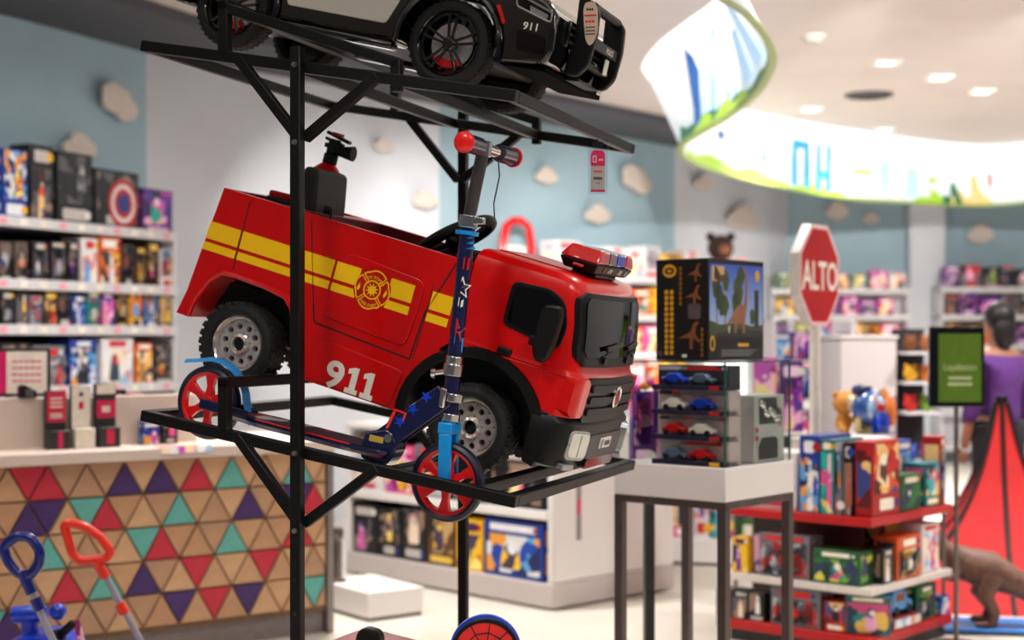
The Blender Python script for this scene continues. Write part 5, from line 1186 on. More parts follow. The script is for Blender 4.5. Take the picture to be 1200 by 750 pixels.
for x_, y_ in ((.0025, .0025), (GSx-.0025, .0025), (.0025, GSy-.0025)): part_box('glass_edge', x_-.003, x_+.003, y_-.003, y_+.003, 0, GH-.006, GEDGE, gc, 0)
for a_ in ((-.0005, GSx, -.0005, .0008), (-.0005, .0008, .001, GSy)): part_box('glass_edge', *a_, GH-.0052, GH-.0002, GEDGE, gc, 0)
def tbl(x_, y_, z_): return tb.matrix_basis @ Vector((x_, y_, z_))
AL = math.atan2(DL.y, DL.x)
# stack of boxed toy cars along the left pane: front faces the left-front side (-x local)
RZL = math.atan2(DR.y, DR.x)-math.pi/2        # box front (-y) -> looks along -DR
cz_ = .9928
for i in range(4):
    nm = ['bottom', 'second lowest', 'second highest', 'top'][i]
    t = thing('toy_car_box', '%s boxed toy car set in the stack inside the glass case' % nm, 'toy car box', tbl(.075, .17, cz_+.0895*i), (0, 0, RZL), 'boxed toy cars in the glass case')
    w_, d_, h_ = .30, .12, .088
    CB = mat('case_box_navy', (.10, .08, .22), .4); CI = mat('case_box_grey', (.78, .70, .70), .4)
    mb = MB(); mb.box((0, .02, h_/2), (w_, d_-.04, h_)); mb.build('back_card', CI if i < 3 else mat('case_box_dark', (.16, .15, .2), .4), t, bevel=.002)
    mb = MB(); mb.box((0, -.012, .009), (w_, d_-.02, .018)); mb.build('tray', CB, t, bevel=.002)
    for k, xx in enumerate((-.06, .055)):
        m_ = (mat('car_grey_blue', (.35, .42, .52), .25, coat=.6), RED, WHT, BLUE)[(i+k*1) % 4]
        mb = MB(); pr = rpoly([(-.05, 0), (.05, 0), (.052, .014), (.03, .02), (.015, .034), (-.022, .034), (-.036, .02), (-.052, .016)], .006, 3)
        mb.prism([(xx+px_, .026+pz_) for px_, pz_ in pr], -.058, -.024); cr_ = mb.build('toy_car', m_, t, fix=True, bevel=.004)
        for wx in (-.03, .03):
            mb = MB(); mb.lathe([(0, -.006), (.010, -.006), (.010, .006), (0, .006)], 14, Matrix.Translation((xx+wx, -.057, .028))); mb.build('wheel', BLK, cr_)
    mb = MB(); mb.flat(rrect(-w_*.48, w_*.48, .070, .084, .002, 1), y=-.0212, mi=0); mb.flat([(w_*.32, .002), (w_*.46, .002), (w_*.46, .016), (w_*.32, .016)], y=-.0635, mi=1); mb.build('front_print', [inks('grey', i % 3)[1], inks('yellow' if i == 0 else 'red', 0)[0]], t, smooth=0)
# silver box along the right pane
RZR = math.atan2(DL.y, DL.x)+math.pi/2
RZR = math.atan2(DR.y, DR.x)                   # front (-y) looks along -DL
t = thing('silver_toy_box', 'silver box with chrome pieces and black window inside the glass case', 'toy box', tbl(.335, .075, cz_), (0, 0, RZR)); w_, h_, d_ = .215, .245, .11
mb = MB(); mb.box((0, 0, h_/2), (w_, d_, h_)); mb.build('carton', mat('box_silver', (.80, .79, .78), .25, metal=.4), t, bevel=.003)
mb = MB(); T0 = Matrix.Translation((0, -d_/2-.001, 0)); mb.flat(rpoly([(-.075, .14), (.085, .14), (.085, .19), (.055, .20), (.05, .235), (-.075, .235)], .006), T0, 0); mb.flat(rpoly([(-.08, .012), (.06, .012), (.06, .075), (.045, .092), (-.055, .092), (-.08, .06)], .006), T0, 0)
for z_ in (.12, .09): mb.flat(circ(-.09, z_, .010, 10), T0, 1, -.0004)
mb.flat([(.06, .13), (.085, .13), (.085, .136), (.06, .136)], T0, 1, -.0004); mb.build('front_print', [DGREY, inks('red', 0)[0]], t, smooth=0)
mb = MB(); rs = random.Random(2)
for k in range(9): mb.sph((-.06+.015*k, -d_/2-.004, .205-.006*k+rs.uniform(-.012, .012)), (.014, .006, .016), 8, 6)
mb.build('chrome_pieces', CHROME, t)
# inside case: pale pack behind
toy_box(tbl(.34, .30, cz_), RZR, .20, .10, .33, 'brown', 'tan and pink box at the back inside the glass case', art='pink')
# dinosaur box on the case
dx = thing('dinosaur_box', 'large black box with long-necked dinosaur picture on the glass case', 'toy box', tbl(.07, .115, .9925+GH+.0005), (0, 0, math.atan2(DR.y, DR.x)))
bw_, bd_, bh_ = .385, .225, .368                # local x right, y left
BXK = mat('box_black_card', (.035, .03, .035), .35); GOLD = mat('ink_gold', (.82, .60, .10), .4); INKB = mat('ink_brown', (.50, .28, .12), .5); INKD = mat('ink_dim_gold', (.55, .36, .06), .5)
mb = MB(); mb.box((bw_/2, bd_/2, bh_/2), (bw_, bd_, bh_)); mb.build('carton', BXK, dx, bevel=.003)
T0 = Matrix.Translation((0, -.0012, 0)); mb = MB()
SKYM = bpy.data.materials.new('picture_sky'); SKYM.use_nodes = True; nt = SKYM.node_tree; b = nt.nodes['Principled BSDF']; b.inputs['Roughness'].default_value = .35
tc = nt.nodes.new('ShaderNodeTexCoord'); sx = nt.nodes.new('ShaderNodeSeparateXYZ'); mr = nt.nodes.new('ShaderNodeMapRange'); mr.inputs[1].default_value = .10; mr.inputs[2].default_value = .34
rp = nt.nodes.new('ShaderNodeValToRGB'); rp.color_ramp.elements[0].color = lin((.62, .72, .85))+(1,); rp.color_ramp.elements[1].color = lin((.20, .32, .72))+(1,)
nt.links.new(tc.outputs['Object'], sx.inputs[0]); nt.links.new(sx.outputs[2], mr.inputs[0]); nt.links.new(mr.outputs[0], rp.inputs[0]); nt.links.new(rp.outputs[0], b.inputs['Base Color'])
mb.flat(rrect(.008, .375, .085, .349, .004, 1), T0, 0)
mb.flat([(.008, .085), (.375, .085), (.375, .13), (.30, .125), (.20, .14), (.08, .13), (.008, .145)], T0, 1, -.0003)
mb.flat([(.055, .085), (.375, .085), (.375, .105), (.2, .115), (.055, .10)], T0, 5, -.0004)
for cx_, cz2, rx_, rz_ in ((.07, .23, .03, .05), (.10, .20, .04, .04), (.05, .27, .03, .045), (.115, .29, .025, .04), (.20, .25, .035, .06), (.22, .31, .03, .035), (.18, .21, .025, .04), (.30, .16, .02, .03)):
    mb.flat([(cx_+rx_*math.cos(R(t_*24))*(1+.18*math.sin(t_*5.3)), cz2+rz_*math.sin(R(t_*24))*(1+.15*math.cos(t_*3.1))) for t_ in range(15)], T0, 1, -.0006)
for x_ in (.055, .112, .21): mb.flat([(x_-.004, .12), (x_+.004, .12), (x_+.002, .24), (x_-.002, .24)], T0, 2, -.0005)
# long-necked animal silhouette
mb.flat([(.115, .128), (.155, .14), (.175, .135), (.175, .10), (.188, .10), (.192, .132), (.228, .135), (.232, .098), (.247, .098), (.25, .15), (.262, .20), (.268, .27), (.262, .315), (.25, .335), (.236, .335), (.234, .328), (.25, .322), (.254, .30), (.25, .25), (.238, .205), (.205, .205), (.178, .185), (.15, .155)], T0, 3, -.0009)
mb.flat([(.135, .10), (.14, .10), (.142, .125), (.133, .125)], T0, 4, -.0009)
mb.flat([(.315, .12), (.345, .12), (.345, .26), (.315, .26)], T0, 5, -.0006)
mb.flat(rrect(.02, .105, .285, .342, .003, 1), T0, 6, -.0011)
mb.flat(circ(.335, .312, .016, 16, .022), T0, 7, -.0011); mb.flat(circ(.025, .062, .018, 18, .028), T0, 7, -.0011); mb.flat(circ(.025, .062, .010, 12, .018), T0, 5, -.0014)
mb.flat([(.20, .05), (.275, .05), (.275, .062), (.20, .062)], T0, 7, -.0005)
for k in range(3): mb.flat([(.085, .034-.009*k), (.33-.02*k, .034-.009*k), (.33-.02*k, .039-.009*k), (.085, .039-.009*k)], T0, 8, -.0005)
mb.build('front_print', [SKYM, mat('ink_tree', (.22, .28, .16), .5), INKB, mat('ink_hide', (.55, .36, .26), .5), CREAM, mat('ink_dark_ground', (.16, .15, .14), .5), inks('brown', 1)[1], GOLD, mat('ink_grey', (.45, .43, .45), .5)], dx, smooth=0)
TL_ = Matrix.Translation((-.0012, 0, 0)) @ Matrix.Rotation(R(-90), 4, 'Z'); mb = MB()           # local x -> -y : left face, x from -bd_ to 0
mb.flat(circ(-.165, .325, .030, 20, .024), TL_, 0); mb.flat(circ(-.165, .325, .021, 16, .013), TL_, 1, -.0003); mb.flat(circ(-.165, .325, .010, 12, .006), TL_, 0, -.0006)
for x_, m_ in ((-.178, 0), (-.155, 0)):
    for k in range(12): mb.flat(rrect(x_-.008, x_+.008, .02+.02*k, .02+.02*k+.016, .003, 1), TL_, m_, -.0003)
for z0_, z1_ in ((.20, .35), (.015, .13)):
    for k in range(int((z1_-z0_)/.018)): mb.flat(rrect(-.122 if z0_ > .1 else -.03, -.112 if z0_ > .1 else -.02, z0_+.018*k, z0_+.018*k+.014, .002, 1), TL_, 4, -.0003)
def beast(cx_, cz2, k):
    mb.flat([(cx_+k*x_, cz2+k*z_) for x_, z_ in ((-.9, -.2), (-.4, .05), (0, .2), (.25, .75), (.55, .9), (.6, .7), (.4, .6), (.35, .1), (.75, -.35), (.6, -.4), (.2, -.15), (.15, -.8), (-.02, -.8), (-.05, -.15), (-.5, -.15))], TL_, 2, -.0003)
beast(-.055, .315, .04); beast(-.06, .235, .045); beast(-.075, .09, .06)
mb.flat(rrect(-.085, -.03, .15, .205, .008, 2), TL_, 3, -.0004); mb.flat(circ(-.205, .025, .010, 12), TL_, 3, -.0004); mb.flat([(-.11, .012), (-.09, .012), (-.09, .022), (-.11, .022)], TL_, 5, -.0004)
mb.build('side_print', [GOLD, BXK, INKB, mat('ink_mauve', (.32, .27, .30), .5), INKD, WHT], dx, smooth=0)
# figure packs standing left of the case, on a stand behind the table
fs_ = thing('pack_stand', 'slim dark stand behind the table holding figure packs', 'stand', at(762, 560, 6.05)*1.0, (0, 0, R(10))); fs_.location.z = 0
z_ = CZ-(545-HOR)*6.05/F
part_box('shelf', -.09, .10, -.08, .08, z_-.02, z_, DGREY, fs_, .003); part_box('column', -.02, .02, .0, .04, .02, z_-.02, DGREY, fs_, .003); part_box('foot', -.12, .12, -.1, .12, 0, .02, DGREY, fs_, .003)
for i, (x_, c_, a_) in enumerate(((-.045, 'purple', 'pink'), (.045, 'purple', 'green'))):
    q = fs_.matrix_basis @ Vector((x_, -.03, z_+.0005)); t = toy_box(q, R(10), .088, .07, .30, c_, ['purple figure pack with pink and yellow toy top, left of glass case', 'dark purple pack with green figure touching the glass case'][i], art=a_, cat='toy pack', name='figure_pack', window=True)
    mb = MB(); [mb.sph((dx_, -.01, .31+.012*k), (.022, .018, .018), 10, 8, k % 2) for k, dx_ in enumerate((-.024, .012, .03))]; mb.build('toy_top', [mat('hot_pink', (.9, .2, .6), .4), mat('amber', (.95, .6, .1), .4)], t)
# ---------------------------------------------------------------- red and white tiered gondola
G0 = Vector((1.6, 6.65, 0)); GA = math.atan2(.75, .66)
rg = thing('red_tiered_stand', 'tiered stand with red and white shelves full of toys', 'display stand', G0, (0, 0, GA))
# local x = right direction, y = left direction; near corner at the origin
REDS = mat('shelf_red', (.72, .03, .06), .35); WHS = mat('shelf_cream', (.86, .82, .79), .4); MAR = mat('core_maroon', (.26, .05, .07), .5)
SX, SY = .82, .76
part_box('base_shelf', 0, SX, 0, SY+.06, .06, .105, REDS, rg, .004); part_box('kick', .03, SX-.03, .03, SY, 0, .06, DGREY, rg, 0)
part_box('middle_shelf', 0, SX, 0, SY, .292, .325, WHS, rg, .004); part_box('top_shelf', 0, SX, 0, SY, .60, .640, REDS, rg, .004)
part_box('core', .30, SX-.22, .30, SY-.2, .105, .292, MAR, rg); part_box('core', .30, SX-.22, .30, SY-.2, .325, .60, MAR, rg)
for x_, y_ in ((SX-.03, .03), (.03, SY-.03), (SX-.03, SY-.03)):
    mb = MB(); mb.cyl((x_, y_, .106), (x_, y_, .60), .009); mb.build('post', STEEL, rg)
def rgp(x_, y_, z_): return rg.matrix_basis @ Vector((x_, y_, z_))
FL, FR = GA-math.pi/2, GA                    # box facing the left face / the right face
# top shelf
ztop = .6405
def tall(x_, y_, w_, d_, h_, c_, lab, rz=FL, art=None, z=ztop, **k): return toy_box(rgp(x_, y_, z), rz, w_, d_, h_, c_, lab, art=art, **k)
tall(.16, .56, .30, .22, .27, 'white', 'pale box with blue art at the left of the red top shelf', art='blue')
tall(.17, .325, .105, .30, .355, 'blue', 'tall bright blue box on the red top shelf', art='white')
tall(.16, .232, .07, .28, .34, 'teal', 'thin teal and pink box on the red top shelf', art='pink')
tall(.15, .175, .034, .26, .33, 'grey', 'thin grey-blue box beside the teal one on the red top shelf', art='blue')
tall(.16, .132, .042, .26, .335, 'black', 'narrow black box beside the red corner box on the top shelf', art='grey')
b_ = toy_box(rgp(.17, .058, ztop), FR, .26, .09, .34, 'red', 'red box with comic art at the corner of the red top shelf', art='orange')
toy_box(rgp(.415, .075, ztop), FR, .20, .12, .17, 'green', 'dark green boxed set on the red top shelf, right of the corner', art='green')
toy_box(rgp(.43, .20, ztop), FR, .20, .10, .30, 'blue', 'grey-blue box behind the green set on the red top shelf', art='grey')
toy_box(rgp(.64, .075, ztop), FR, .15, .12, .21, 'teal', 'pale blue pack at the right end of the red top shelf', art='blue')
toy_box(rgp(.62, .215, ztop), FR, .20, .10, .31, 'blue', 'navy box with red top edge at the right of the red top shelf', art='black')
toy_box(rgp(.745, .06, ztop), FR+R(8), .07, .09, .33, 'red', 'clear and red hanging pack at the right end of the red top shelf', art='blue', window=True)
# toys standing behind, on top of the back boxes: a raised block
rb = thing('raised_block', 'pale raised block in the middle of the red top shelf', 'block', rgp(.62, .44, ztop), (0, 0, GA))
part_box('body', -.20, .17, -.12, .22, 0, .30, WHS, rb, .006); part_box('top_lip', -.205, .175, -.125, .225, .30, .312, WHITE, rb, .003)
zr = ztop+.313
GOLDP = mat('gold_plush', (.72, .47, .16), .7, bump=.5, scale=90); CRP = mat('cream_plush', (.90, .82, .66), .7)
def rbp(px, y_):                              # point on the block's top in a given photo column
    q = min(((rb.matrix_basis @ Vector((i*.005, y_, .313))) for i in range(-60, 60)), key=lambda v: abs(600+F*v.x/v.y-px)); return q
pz = at(998, 505, 6.98); t = thing('golden_plush', 'golden round-headed plush toy on the red stand', 'plush toy', rbp(995, .20), (0, 0, R(20)))
mb = MB(); mb.sph((0, 0, .055), (.045, .04, .055)); mb.build('body', GOLDP, t); mb = MB(); mb.sph((0, -.005, .155), (.062, .055, .062), 18, 14); hd = mb.build('head', GOLDP, t)
mb = MB(); mb.sph((.012, -.035, .155), (.042, .03, .044), 14, 10); mb.build('face', CRP, hd); mb = MB(); mb.sph((.015, -.066, .15), .007); [mb.sph((.015+dx_, -.06, .172), .006) for dx_ in (-.018, .018)]; mb.build('eyes', BLK, hd)
mb = MB(); [mb.sph((sx_*.05, 0, .20), (.018, .012, .018)) for sx_ in (-1, 1)]; mb.build('ear', GOLDP, hd); mb = MB(); mb.tube([(.03, -.03, .08), (.07, -.05, .05), (.10, -.06, .02)], [.02, .018, .016], 8); mb.tube([(-.03, -.02, .05), (-.04, -.05, .018), (-.03, -.08, .016)], [.022, .02, .018], 8); mb.build('limb', GOLDP, t)
t = thing('blue_robot_toy', 'blue and clear round robot toy on the red stand', 'robot toy', rbp(1062, .06), (0, 0, R(10)))
BR_ = mat('robot_blue', (.10, .27, .52), .25, coat=.5); mb = MB(); mb.sph((0, 0, .13), (.085, .07, .095), 20, 16); mb.build('shell', BR_, t); mb = MB(); mb.sph((.02, -.035, .13), (.066, .05, .072), 18, 14); mb.build('dome', mat('dome_pale', (.55, .68, .80), .12, coat=1.), t)
mb = MB(); mb.sph((.03, -.08, .14), (.022, .01, .022)); mb.build('core_ball', SRED, t); mb = MB(); mb.sph((-.05, 0, .225), (.04, .03, .03)); mb.box((-.01, 0, .235), (.05, .03, .02)); mb.build('crest', mat('robot_navy', (.05, .12, .30), .3), t, bevel=.003)
mb = MB(); [mb.tube([(sx_*.06, -.02, .08), (sx_*.075, -.04, .02)], [.018, .022], 10) for sx_ in (-1, 1)]; mb.lathe([(0, 0), (.06, 0), (.06, .02), (.04, .04), (0, .05)], 18, axis='Z'); mb.build('feet', mat('robot_gold', (.6, .55, .35), .3), t)
t = thing('orange_blue_blister', 'clear blister with orange and blue toys at the right of the red stand', 'toy pack', rbp(1103, -.03), (0, 0, R(40)))
mb = MB(); mb.prism(rpoly([(-.07, 0), (.075, 0), (.075, .20), (.03, .235), (-.05, .22)], .02), .02, .026); mb.build('back_card', inks('blue', 1)[1], t, fix=True); mb = MB(); mb.sph((-.02, -.005, .06), (.045, .03, .055)); mb.build('blue_ball', BLUE, t)
mb = MB(); mb.lathe([(0, .04), (.025, .045), (.035, .10), (.03, .16), (.015, .19), (0, .195)], 16, axis='Z', T=Matrix.Translation((.032, -.01, 0))); mb.build('orange_toy', mat('soft_orange', (.88, .48, .22), .4), t); mb = MB(); mb.prism(rpoly([(-.06, .002), (.065, .002), (.065, .19), (-.05, .2)], .02), -.03, .019); mb.build('bubble', CLEAR, t, fix=True)
# middle white shelf
zm = .3255
toy_box(rgp(.07, .70, zm), FL, .09, .10, .17, 'yellow', 'yellow box at the left end of the white middle shelf', art='purple')
toy_box(rgp(.12, .62, zm), FL, .045, .14, .19, 'purple', 'thin purple box at the left of the white middle shelf', art='purple')
toy_box(rgp(.085, .46, zm), FL, .27, .13, .205, 'grey', 'large grey window box with red corners on the white middle shelf', art='grey', window=True)
toy_box(rgp(.08, .185, zm), FL, .24, .13, .155, 'green', 'green and navy boxed set at the corner of the white middle shelf', art='teal')
toy_box(rgp(.20, .085, zm), FR, .10, .13, .16, 'black', 'black box end with two white panels on the white middle shelf', art='white')
toy_box(rgp(.40, .075, zm), FR, .24, .12, .20, 'orange', 'orange framed dark window box on the white middle shelf', art='black', window=True)
toy_box(rgp(.63, .075, zm), FR, .18, .11, .235, 'white', 'pale blue and white box at the right of the white middle shelf', art='pink')
toy_box(rgp(.50, .20, zm), FR, .2, .10, .25, 'brown', 'brown box standing behind on the white middle shelf', art='brown')
# base shelf
zb_ = .1055
for i in range(3):
    toy_box(rgp(.07, .79-.092*i, zb_), FL, .085, .11, .135, 'black' if i else 'grey', '%s pack with white label, %s on the base shelf of the red stand' % ('black' if i else 'grey red', ORD[i]), 'packs on the base shelf', art='white')
toy_box(rgp(.085, .40, zb_), FL, .26, .13, .18, 'grey', 'large grey window box with red corners on the red base shelf', art='grey', window=True)
toy_box(rgp(.08, .20, zb_), FL, .11, .10, .14, 'red', 'small dark red box on the red base shelf', art='black')
bc = toy_box(rgp(.085, .06, zb_), FL+R(20), .20, .03, .175, 'teal', 'pale blue carded figure set leaning at the stand corner', art='purple')
t = thing('blue_toy_van', 'blue toy van with brown window on a small tray of the red stand', 'toy van', rgp(.36, .08, zb_+.055), (0, 0, FR))
VB = mat('van_blue', (.10, .50, .78), .3, coat=.4); mb = MB(); mb.prism(rpoly([(-.10, .02), (.10, .02), (.105, .06), (.06, .07), (.035, .115), (-.085, .12), (-.10, .09)], .012), -.05, .05); mb.build('body', VB, t, fix=True, bevel=.008); mb = MB(); mb.prism(rpoly([(-.07, .065), (.02, .065), (.015, .10), (-.06, .105)], .008), -.0515, -.049); mb.build('window', INKB, t, fix=True)
for x_ in (-.06, .06):
    for y_ in (-.045, .045): mb = MB(); mb.lathe([(0, -.01), (.022, -.01), (.022, .01), (0, .01)], 14, Matrix.Translation((x_, y_, .022))); mb.build('wheel', BLK, t)
t = thing('printed_tray', 'maroon tray with pale printed strip under the blue toy van', 'tray', rgp(.36, .08, zb_), (0, 0, FR)); part_box('tray_body', -.14, .14, -.075, .075, 0, .052, mat('tray_maroon', (.5, .1, .16), .5), t); part_box('printed_strip', -.13, .13, -.0765, -.0745, .008, .046, inks('white', 1)[1], t, 0)
toy_box(rgp(.60, .085, zb_), FR, .20, .12, .165, 'green', 'dark green window box at the right of the red base shelf', art='grey', window=True)
toy_box(rgp(.765, .06, zb_), FR, .09, .10, .09, 'blue', 'small navy box at the right end of the red base shelf', art='purple')

# ---------------------------------------------------------------- ALTO sign on the stand
ap = rgp(.10, .235, ztop); SGY = 7.25; ap = Vector((355*SGY/F, SGY, ztop))
al = thing('stop_sign', 'red octagonal ALTO stop sign on a white pole', 'stop sign', ap, (0, 0, R(56)))
hs_ = .245; zc_ = CZ+(HOR-323)*SGY/F-ztop; oc = [(hs_/math.cos(R(22.5))*math.cos(R(22.5+45*k)), zc_+hs_/math.cos(R(22.5))*math.sin(R(22.5+45*k))) for k in range(8)]
def sc_(k): return [(x_*k, zc_+(z_-zc_)*k) for x_, z_ in oc]
mb = MB(); mb.prism(oc, -.025, .025); mb.build('sign_panel', mat('sign_edge_grey', (.78, .76, .74), .4), al, fix=True, bevel=.003)
mb = MB(); mb.flat(sc_(.985), y=-.0256, mi=0); mb.flat(sc_(.915), y=-.0262, mi=1); mb.build('sign_face', [mat('sign_pink_white', (.93, .74, .76), .4), mat('sign_red', (.68, .0, .05), .5, spec=.25, noise=.03)], al, smooth=0)
mb = MB(); text(mb, 'ALTO', 0, zc_+.0, .135, None, 0, -.0268, bold=.02, wide=.88); mb.build('sign_lettering', WHT, al, smooth=0)
mb = MB(); mb.cyl((0, 0, 0), (0, 0, zc_-hs_+.01), .027, n=18); mb.lathe([(0, 0), (.036, 0), (.036, .008), (.030, .02), (.027, .03)], 18, axis='Z'); mb.build('pole', mat('pole_white', (.88, .85, .81), .4), al)

# ---------------------------------------------------------------- clearance sign frame on a thin pole
fp_ = Vector((522*7.05/F, 7.05, 0)); sg = thing('clearance_sign', 'green LIQUIDACION sign in a black frame on a steel pole', 'sign', fp_, (0, 0, 0))
Yk = 7.05; X_ = lambda px: (px-600)*Yk/F-fp_.x; Z_ = lambda py: CZ-(py-HOR)*Yk/F
part_box('frame', X_(1088), X_(1153), -.012, .012, Z_(477), Z_(383), BLKG, sg, .003)
mb = MB(); mb.flat([(X_(1099), Z_(471)), (X_(1149), Z_(471)), (X_(1149), Z_(391)), (X_(1099), Z_(391))], y=-.0128, mi=0); mb.build('panel', mat('sign_green', (.33, .46, .06), .4), sg, smooth=0)
mb = MB(); T0 = Matrix.Translation((0, -.0136, 0)); text(mb, 'Liquidación', (X_(1099)+X_(1149))/2, Z_(430), .030, T0, 0, 0, wide=.80); bars(mb, (X_(1099)+X_(1149))/2, Z_(443), .11, .014, 8, T0, 0, 0); bars(mb, (X_(1099)+X_(1149))/2, Z_(450), .115, .014, 8, T0, 0, 0); mb.build('lettering', mat('ink_pale_green', (.80, .84, .66), .5), sg, smooth=0)
mb = MB(); mb.cyl((0, .02, .012), (0, .02, Z_(383)), .011, n=14); mb.build('pole', STEEL, sg); mb = MB(); mb.lathe([(0, 0), (.10, 0), (.10, .006), (.03, .014), (0, .016)], 24, axis='Z', T=Matrix.Translation((0, .02, 0))); mb.build('base', STEEL, sg)

# ---------------------------------------------------------------- red play tent and big brown dinosaur at the right edge
tt = thing('red_play_tent', 'red pop-up play tent with black piping at the right edge', 'play tent', (2.74, 8.36, 0), (0, 0, R(-12)))
TENT = mat('tent_red', (.68, .01, .03), .75, noise=.1, scale=6); mb = MB(); rows = []
def tent_pt(h, a):                          # four-sided pavilion: square plan, sides sag inward
    r_ = .60*(1-h)+.03-.16*math.sin(math.pi*h)*(1-h*.3); q_ = max(abs(math.cos(a)), abs(math.sin(a)))
    return Vector((r_*math.cos(a)/q_, r_*math.sin(a)/q_, 1.08*h))
def tent_ring(h): return [tent_pt(h, R(15*k+45)) for k in range(24)]
for j in range(13):
    h = j/12; rows.append(tent_ring(h))
mb.loft(rows); mb.build('canopy', TENT, tt, smooth=40)
for k in (45, 135, 225, 315, 270, 180):
    mb = MB(); mb.tube([tent_pt(j/12, R(k)) for j in range(13)], .013, 8); mb.build('piping', BLK, tt)
mb = MB(); mb.cyl((0, 0, 1.06), (0, 0, 1.12), .035); mb.build('crown_knob', BLK, tt)
dn = thing('brown_dinosaur_toy', 'large brown scaly toy dinosaur standing beside the red tent', 'toy dinosaur', (2.36, 7.40, .0265), (0, 0, R(172)))
HIDE = mat('dino_hide', (.40, .27, .22), .6, noise=.35, scale=40, bump=.6)
mb = MB(); mb.tube([(-.42, 0, .06), (-.3, .02, .10), (-.15, 0, .20), (0, 0, .27), (.12, 0, .30), (.22, 0, .37), (.27, 0, .44)], [.015, .035, .065, .095, .085, .05, .045], 14); mb.sph((.31, 0, .455), (.075, .045, .042), 14, 10)
for sx_ in (-1, 1): mb.tube([(-.01, sx_*.06, .25), (.03, sx_*.085, .15), (-.02, sx_*.085, .07), (.0, sx_*.085, .01)], [.06, .045, .026, .024], 10); mb.sph((.03, sx_*.085, .015), (.05, .03, .016), 10, 6)
mb.build('body', HIDE, dn, smooth=60)
for sx_ in (-1, 1):
    mb = MB(); mb.tube([(.14, sx_*.06, .28), (.19, sx_*.075, .23), (.22, sx_*.07, .235)], [.018, .014, .01], 8); mb.build('arm', HIDE, dn, smooth=60); mb = MB(); mb.sph((.33, sx_*.036, .475), .009, 8, 6); mb.build('eye', BLK, dn)
bm_ = thing('blue_mat', 'blue mat on the floor under the toy dinosaur', 'mat', (2.42, 7.42, 0), (0, 0, R(-8))); part_box('pad', -.30, .30, -.17, .17, 0, .026, mat('mat_blue', (.10, .45, .75), .6), bm_, .008); part_box('edge_band', -.32, .32, -.19, .19, 0, .012, mat('mat_dark', (.05, .10, .25), .6), bm_, .004)

# ---------------------------------------------------------------- shelving behind the stop sign, white cabinet
s3o = at(905, 395, 9.62); s3 = thing('open_white_shelf', 'open white shelf with blue and pink toys behind the stop sign', 'shelving', (s3o.x, 9.62, 0), (0, 0, R(8)))
W3 = .56
for z_ in (1.30, 1.05, .78, .48, .16):
    part_box('shelf', 0, W3, 0, .36, z_-.02, z_, SHELFW, s3)
for x_ in (0, W3-.03, .22): part_box('upright', x_, x_+.03, .30 if x_ == .22 else 0, .36, 0, 1.56, SHELFW, s3)
cl3 = ['blue', 'grey', 'black', 'purple', 'teal', 'pink', 'blue', 'white']
for j, z_ in enumerate((1.30, 1.05, .78, .48)):
    for i in range(4):
        c_ = cl3[(i*3+j*5) % 8]; toy_box(s3.matrix_basis @ Vector((.08+.13*i, .12, z_+.0005)), R(8), .11, .16, .17+.015*((i+j) % 3), c_, '%s toy box, %s on the %s tier of the open white shelf' % (c_, ORD[i], ['top', 'second', 'third', 'fourth'][j]), 'boxes on the open white shelf')
bs = thing('magenta_box_stand', 'dark stand of tall magenta boxes right of the glass case', 'display stand', (at(910, 395, 8.15).x, 8.15, 0), (0, 0, R(-8)))
part_box('plinth', -.13, .15, -.12, .12, 0, .92, DGREY, bs, .006); part_box('top', -.14, .16, -.13, .13, .92, .94, WHITE, bs, .004)
for i, c_ in enumerate(('pink', 'purple')): toy_box(bs.matrix_basis @ Vector((-.065+.14*i, -.04, .9405)), R(-8), .125, .12, .40-.02*i, c_, ['tall pink doll box left on the dark stand', 'tall purple doll box right on the dark stand'][i], art='pink')
wc = thing('white_cabinet', 'plain white tall cabinet end in the middle distance', 'cabinet', (at(986, 395, 9.0).x, 9.0, 0), (0, 0, R(4)))
part_box('carcass', 0, .34, 0, .5, .06, 1.44, mat('cabinet_white', (.84, .81, .81), .5, noise=.015, scale=4), wc, .006); part_box('plinth', .02, .32, .02, .48, 0, .06, DGREY, wc, 0); part_box('top_cap', -.01, .35, -.01, .51, 1.44, 1.46, WHITE, wc, .004)
pr_ = thing('plush_rack', 'small rack of round plush toys beside the white cabinet', 'display stand', (at(1064, 395, 8.9).x, 8.9, 0), (0, 0, R(4)))
for z_ in (1.36, 1.18, 1.0, .70): part_box('shelf', 0, .20, 0, .3, z_-.015, z_, SHELFW, pr_, .002)
part_box('back', 0, .20, .29, .31, 0, 1.5, BACKP, pr_, 0)
for j, (z_, c1_, c2_) in enumerate(((1.36, (.45, .25, .12), (.60, .35, .2)), (1.18, (.85, .62, .10), (.80, .45, .12)), (1.0, (.75, .12, .10), (.45, .62, .15)), (.70, (.2, .3, .6), (.6, .3, .5)))):
    for i, c_ in enumerate((c1_, c2_)):
        nm = [['brown', 'tan'], ['yellow', 'amber'], ['red', 'lime'], ['blue', 'mauve']][j][i]
        t = thing('round_plush', '%s round plush toy on the small rack by the white cabinet' % nm, 'plush toy', pr_.matrix_basis @ Vector((.05+.10*i, .10, z_+.0005)), (0, 0, R(10)), 'round plush toys on the rack')
        m_ = mat('plush_'+nm, c_, .8, bump=.4, scale=80); mb = MB(); mb.sph((0, 0, .05), (.044, .04, .05), 12, 9); mb.build('body', m_, t); mb = MB(); [mb.sph((s_*.028, 0, .095), .014, 8, 6) for s_ in (-1, 1)]; mb.build('ear', m_, t); mb = MB(); [mb.sph((s_*.014, -.04, .06), .006, 6, 5) for s_ in (-1, 1)]; mb.build('eyes', BLK, t)
